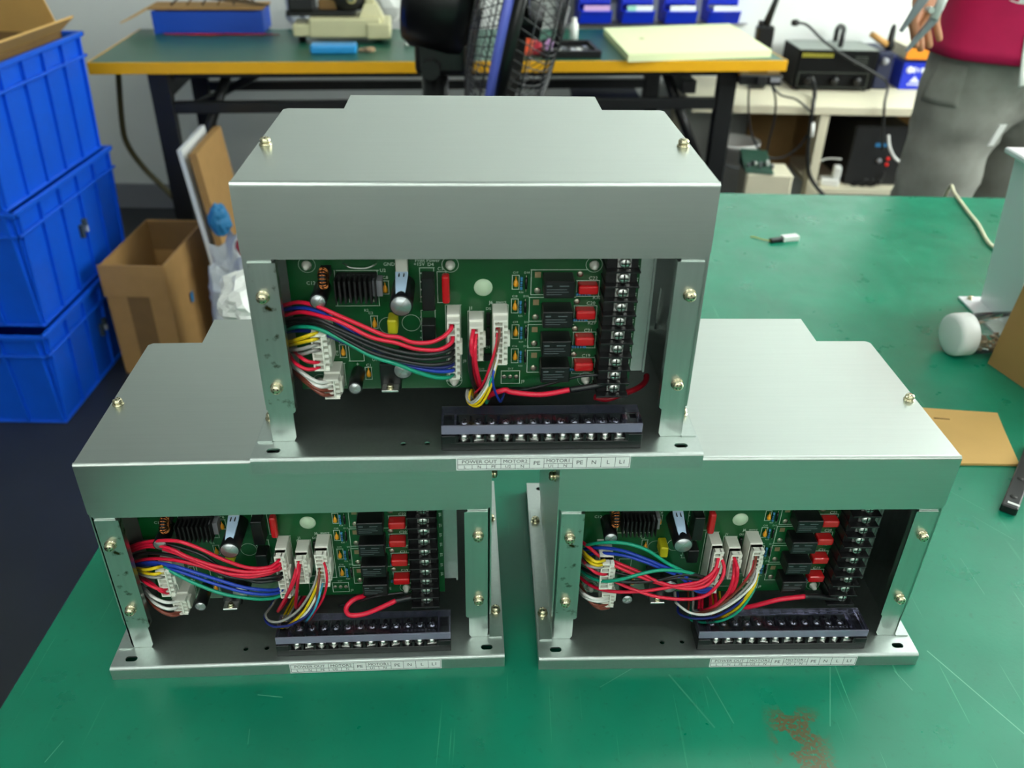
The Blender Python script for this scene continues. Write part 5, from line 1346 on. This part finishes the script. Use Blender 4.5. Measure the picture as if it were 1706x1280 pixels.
for k in range(3):
    MB().tube([(-30 + 22 * k, -6, 10), (-10 + 30 * k, -26, 6), (20 + 25 * k, -34, 30), (50 + 12 * k, -24, 8), (90, -14, 20 + 16 * k)], 4, 6).build('case_lead', 'rubber', o)
o = empty('wall_charger', W((dx0 + lx + 75, DY + 50, -750 + zs_ + .5)), R(-12)); tag(o, 'white charger block on the shelf beside the computer case', 'charger')
MB().box(-30, 34, -20, 30, 0, 26, 4).build('block', 'white_plastic', o); MB().box(8, 34, -14, 24, 26, 70, 4).build('upright', 'white_plastic', o); MB().tube([(-30, 0, 12), (-50, -10, 10), (-52, 20, 60), (-20, 30, 84), (30, 20, 90)], 3, 6).build('lead', 'white_plastic', o)
o = MB().tube([Yp(1480, 225, DY + 20), Yp(1482, 245, DY + 10), Yp(1490, 262, DY + 8), Yp(1500, 270, DY + 8), Yp(1510, 272, DY + 12)], 5, 7).build('white_hose', 'white_plastic'); o.location.z = TZ; tag(o, 'thin white hose under the desk beside the person', 'hose')
# trunking on the back wall
o = MB(1).box(-1.62, -1.56, YB - .05, YB, .9, 2.88, .004).build('trim_1', 'white_paint'); structure(o)

# ------------------------------------------------------------------ person in red shirt and grey trousers
PX, PY_ = 1.075, 1.50
per = empty('person', (PX, PY_, 0), R(8)); tag(per, 'person in dark red shirt and grey cargo trousers holding a grey tool', 'person')
def skin(name, verts, edges, material, parent, root=0, sub=2):
    me = bpy.data.meshes.new(name); me.from_pydata([v[:3] for v in verts], edges, [])
    me.materials.append(MATS[material]); o = bpy.data.objects.new(name, me); COL.objects.link(o); o.parent = parent
    md = o.modifiers.new('skin', 'SKIN'); md.use_smooth_shade = True
    sv = me.skin_vertices[0].data if me.skin_vertices else None
    if sv is None:
        bm = bmesh.new(); bm.from_mesh(me); bm.verts.layers.skin.verify(); bm.to_mesh(me); bm.free(); sv = me.skin_vertices[0].data
    for i, v in enumerate(verts):
        sv[i].radius = (v[3], v[4] if len(v) > 4 else v[3]); sv[i].use_root = (i == root)
    s = o.modifiers.new('sub', 'SUBSURF'); s.levels = sub; s.render_levels = sub
    # freeze to a plain mesh
    dg = bpy.context.evaluated_depsgraph_get(); ev = o.evaluated_get(dg); m2 = bpy.data.meshes.new_from_object(ev)
    o.modifiers.clear(); o.data = m2; m2.name = name
    for pl in m2.polygons: pl.use_smooth = True
    return o
# local: x to the viewer's right, y away from the camera, z up; the person faces -y
hand = Vector((-.205, -.075, .955))
body_v = [(0, .01, .98, .13, .10), (0, .01, 1.12, .125, .09), (0, .01, 1.28, .15, .10), (0, .015, 1.40, .13, .085), (0, .01, 1.48, .055, .055), (0, -.01, 1.56, .06, .065), (0, -.015, 1.63, .078, .09), (0, -.01, 1.70, .07, .08),
          (-.17, .015, 1.39, .055), (-.215, .03, 1.28, .048), (-.232, .04, 1.20, .042), (-.245, .0, 1.15, .036), (-.262, -.045, 1.10, .027), (-.276, -.07, 1.05, .026, .036),
          (.17, .015, 1.39, .055), (.225, .02, 1.25, .048), (.25, .01, 1.13, .042), (.255, -.02, 1.02, .036), (.255, -.04, .93, .026), (.255, -.05, .88, .026, .036),
          (-.095, .01, .86, .085), (-.105, .0, .5, .055), (-.105, .02, .28, .052), (-.105, .03, .09, .036), (.1, .02, .86, .085), (.115, .03, .5, .055), (.115, .05, .28, .052), (.115, .06, .09, .036)]
body_e = [(0, 1), (1, 2), (2, 3), (3, 4), (4, 5), (5, 6), (6, 7), (3, 8), (8, 9), (9, 10), (10, 11), (11, 12), (12, 13), (3, 14), (14, 15), (15, 16), (16, 17), (17, 18), (18, 19), (0, 20), (20, 21), (21, 22), (22, 23), (0, 24), (24, 25), (25, 26), (26, 27)]
def fingers(base, wrist_i, dirs):
    for k, (dx, dy, L_, rr) in enumerate(dirs):
        i0 = len(body_v)
        p = Vector(base) + Vector((dx * .6, dy * .6, -.012))
        q1 = p + Vector((dx * .3, dy * .3 - .012, -L_ * .45)); q2 = q1 + Vector((.004, -.014, -L_ * .35)); q3 = q2 + Vector((.008, .002, -L_ * .22))
        for j, v in enumerate((q1, q2, q3)): body_v.append((v.x, v.y, v.z, rr * (1, .95, .8)[j]))
        body_e.append((wrist_i, i0)); body_e.append((i0, i0 + 1)); body_e.append((i0 + 1, i0 + 2))
fd = [(-.036, -.012, .052, .0085), (-.022, .010, .072, .0088), (-.004, .016, .080, .009), (.014, .016, .074, .0088), (.030, .010, .060, .008)]
fingers((-.284, -.08, 1.035), 13, fd); fingers((.255, -.05, .87), 19, fd)
skin('body', body_v, body_e, 'skin', per)
tr_v = [(0, .01, 1.0, .155, .115), (0, .01, .92, .165, .125), (-.095, .005, .84, .098, .105), (-.108, -.005, .66, .088, .092), (-.112, -.01, .50, .078, .082), (-.112, .01, .28, .074, .078), (-.112, .02, .06, .072, .076),
        (.1, .02, .84, .098, .105), (.118, .03, .66, .088, .092), (.124, .035, .50, .078, .082), (.124, .05, .28, .074, .078), (.124, .06, .06, .072, .076)]
tr = skin('trousers', tr_v, [(0, 1), (1, 2), (2, 3), (3, 4), (4, 5), (5, 6), (1, 7), (7, 8), (8, 9), (9, 10), (10, 11)], 'trousers', per)
dm = bmesh.new(); dm.from_mesh(tr.data); bmesh.ops.subdivide_edges(dm, edges=dm.edges[:], cuts=1, use_grid_fill=True)
dm.normal_update()
for v in dm.verts:
    k = noise.noise(Vector((v.co.x * 9, v.co.y * 9, v.co.z * 30))) * .012 + noise.noise(v.co * 13) * .010; v.co += v.normal * k
dm.to_mesh(tr.data); dm.free()
for pl in tr.data.polygons: pl.use_smooth = True
from mathutils.bvhtree import BVHTree
bv = BVHTree.FromPolygons([v.co for v in tr.data.vertices], [p.vertices[:] for p in tr.data.polygons])
def patch(name, z0, z1, a0, a1, offs, cx=-.108):
    m = MB(1); rows = []
    for j in range(7):
        z = z0 + (z1 - z0) * j / 6; row = []
        for i in range(9):
            a = R(a0 + (a1 - a0) * i / 8); d = Vector((math.cos(a), math.sin(a), 0)); o0 = Vector((cx, 0, z)) + d * .4
            hit = bv.ray_cast(o0, -d)[0] or (Vector((cx, 0, z)) + d * .09)
            row.append((m.bm.verts.new(hit - d * .004), m.bm.verts.new(hit + d * offs)))
        rows.append(row)
    for A_, B_ in zip(rows, rows[1:]):
        for i in range(8):
            m.bm.faces.new((A_[i][1], A_[i + 1][1], B_[i + 1][1], B_[i][1])).smooth = True
    for j in range(6):
        for i in (0, 8): m.bm.faces.new((rows[j][i][0], rows[j][i][1], rows[j + 1][i][1], rows[j + 1][i][0]))
    for j in (0, 6):
        for i in range(8): m.bm.faces.new((rows[j][i][0], rows[j][i + 1][0], rows[j][i + 1][1], rows[j][i][1]))
    m.build(name, 'trousers', per)
patch('side_pocket', .825, .905, 178, 240, .005)
# shirt: lofted rings with a clean hem
def loft(rings, material, name, n=40, parent=per):
    m = MB(1); rows = []
    for (x, y, z, rx, ry, e) in rings:
        row = []
        for i in range(n):
            a = 2 * math.pi * i / n
            w = 1 + .018 * math.sin(7 * a + z * 9) * (1 if z < 1.2 else .4)
            row.append(m.bm.verts.new((x + rx * w * math.copysign(abs(math.cos(a)) ** e, math.cos(a)), y + ry * w * math.copysign(abs(math.sin(a)) ** e, math.sin(a)), z)))
        rows.append(row)
    for A_, B_ in zip(rows, rows[1:]):
        for i in range(n): f = m.bm.faces.new((A_[i], A_[(i + 1) % n], B_[(i + 1) % n], B_[i])); f.smooth = True
    o = m.build(name, material, parent); sd = o.modifiers.new('thick', 'SOLIDIFY'); sd.thickness = .004; sd.offset = 1
    return o
loft([(0, .01, .920, .180, .150, .85), (0, .01, .942, .179, .149, .85), (0, .01, .946, .177, .147, .85), (0, .01, 1.03, .174, .142, .85), (0, .01, 1.15, .172, .132, .85), (0, .01, 1.30, .200, .135, .8), (0, .01, 1.40, .195, .115, .85), (0, .01, 1.45, .12, .085, 1), (0, .01, 1.49, .068, .068, 1)], 'shirt', 'shirt')
for s, ex in ((-1, .0), (1, .03)):
    m = MB(1); m.cyl(.075, (s * .13, .015, 1.405), (s * (.215 + ex), .02, 1.22), 20, .066); m.build('sleeve', 'shirt', per)
sh = bpy.data.objects['shirt']
sb = BVHTree.FromPolygons([v.co for v in sh.data.vertices], [p.vertices[:] for p in sh.data.polygons])
def on_shirt(x, z, off=.006):
    h = sb.ray_cast(Vector((x, -.6, z)), Vector((0, 1, 0)))[0]
    return Vector((x, (h.y if h else -.12) - off, z))
m = MB(1); ce = on_shirt(-.105, 1.05, .005); ring_ = [on_shirt(-.105 + .03 * math.cos(t), 1.05 + .018 * math.sin(t), .0055) for t in [2 * math.pi * i / 20 for i in range(20)]]
vc = m.bm.verts.new(ce); vr = [m.bm.verts.new(p) for p in ring_]
for i in range(20): m.bm.faces.new((vc, vr[i], vr[(i + 1) % 20]))
m.build('shirt_print', 'white_plastic', per)
m = MB(1); m.tube([on_shirt(-.03, 1.40), on_shirt(-.065, 1.25), on_shirt(-.08, 1.10), on_shirt(-.084, 1.0), on_shirt(-.08, .95), on_shirt(-.076, .925) + Vector((0, -.004, -.02)), Vector((-.07, -.142, .885))], (.009, .002), 8, 6, flat=(1, 0, 0)); m.build('lanyard', 'white_plastic', per)
MB(1).hexa([(-.082, -.112, .755), (-.068, -.110, .755), (-.068, -.106, .755), (-.082, -.108, .755), (-.074, -.118, .80), (-.056, -.116, .80), (-.056, -.112, .80), (-.074, -.114, .80)]).build('hanging_tag', 'white_plastic', per)
# head details and shoes
MB(1).lathe([(0, .03), (.012, .028), (.018, .0), (.010, -.02), (0, -.022)], (0, -.108, 1.625), 'z', 10).build('nose', 'skin', per)
for s in (-1, 1):
    MB(1).lathe([(0, -.012), (.011, -.008), (.011, .008), (0, .012)], (s * .03, -.098, 1.655), 'x', 10).build('eye', 'white_plastic', per)
    MB(1).lathe([(0, -.01), (.03, -.006), (.03, .006), (0, .01)], (s * .084, 0, 1.64), 'x', 12).build('ear', 'skin', per)
MB(1).box(-.025, .025, -.106, -.096, 1.576, 1.584, .003).build('mouth', 'bag_red', per)
MB(1).lathe([(.088, 1.66), (.094, 1.70), (.085, 1.75), (.05, 1.785), (0, 1.795)], (0, .006, 0), 'z', 20).build('hair', 'hair', per)
for x, y in ((-.112, -.01), (.124, .03)):
    MB(1).hexa([(x - .045, y - .17, .001), (x + .045, y - .17, .001), (x + .042, y + .11, .001), (x - .042, y + .11, .001), (x - .036, y - .15, .05), (x + .036, y - .15, .05), (x + .038, y + .10, .085), (x - .038, y + .10, .085)]).build('shoe', 'shoe', per)
# grey shears held by the person
g0 = Matrix.Translation((PX, PY_, 0)) @ Matrix.Rotation(R(8), 4, 'Z') @ Vector((-.284, -.126, 1.03))
o = empty('hand_shears', g0, R(8)); tag(o, 'grey metal shears with white grips held in the hand of the person', 'shears')
MB().hexa([(-14, -6, -20), (2, -6, -24), (2, 2, -24), (-14, 2, -20), (-50, -6, -80), (-46, -6, -82), (-46, 2, -82), (-50, 2, -80)]).build('blade', 'tool_grey', o)
MB().hexa([(-40, -4, 30), (-22, -4, 20), (-22, 4, 20), (-40, 4, 30), (-70, -4, -44), (-66, -4, -46), (-66, 4, -46), (-70, 4, -44)]).build('blade', 'tool_grey', o)
MB().cyl(9, (-8, -2, -22), (14, 4, 50), 10).build('grip', 'white_plastic', o); MB().cyl(8, (-30, 0, 24), (2, 0, 64), 10).build('grip', 'white_plastic', o)
MB().cyl(6, (-20, -9, -6), (-20, 9, -6), 10).build('pivot', 'nickel', o)
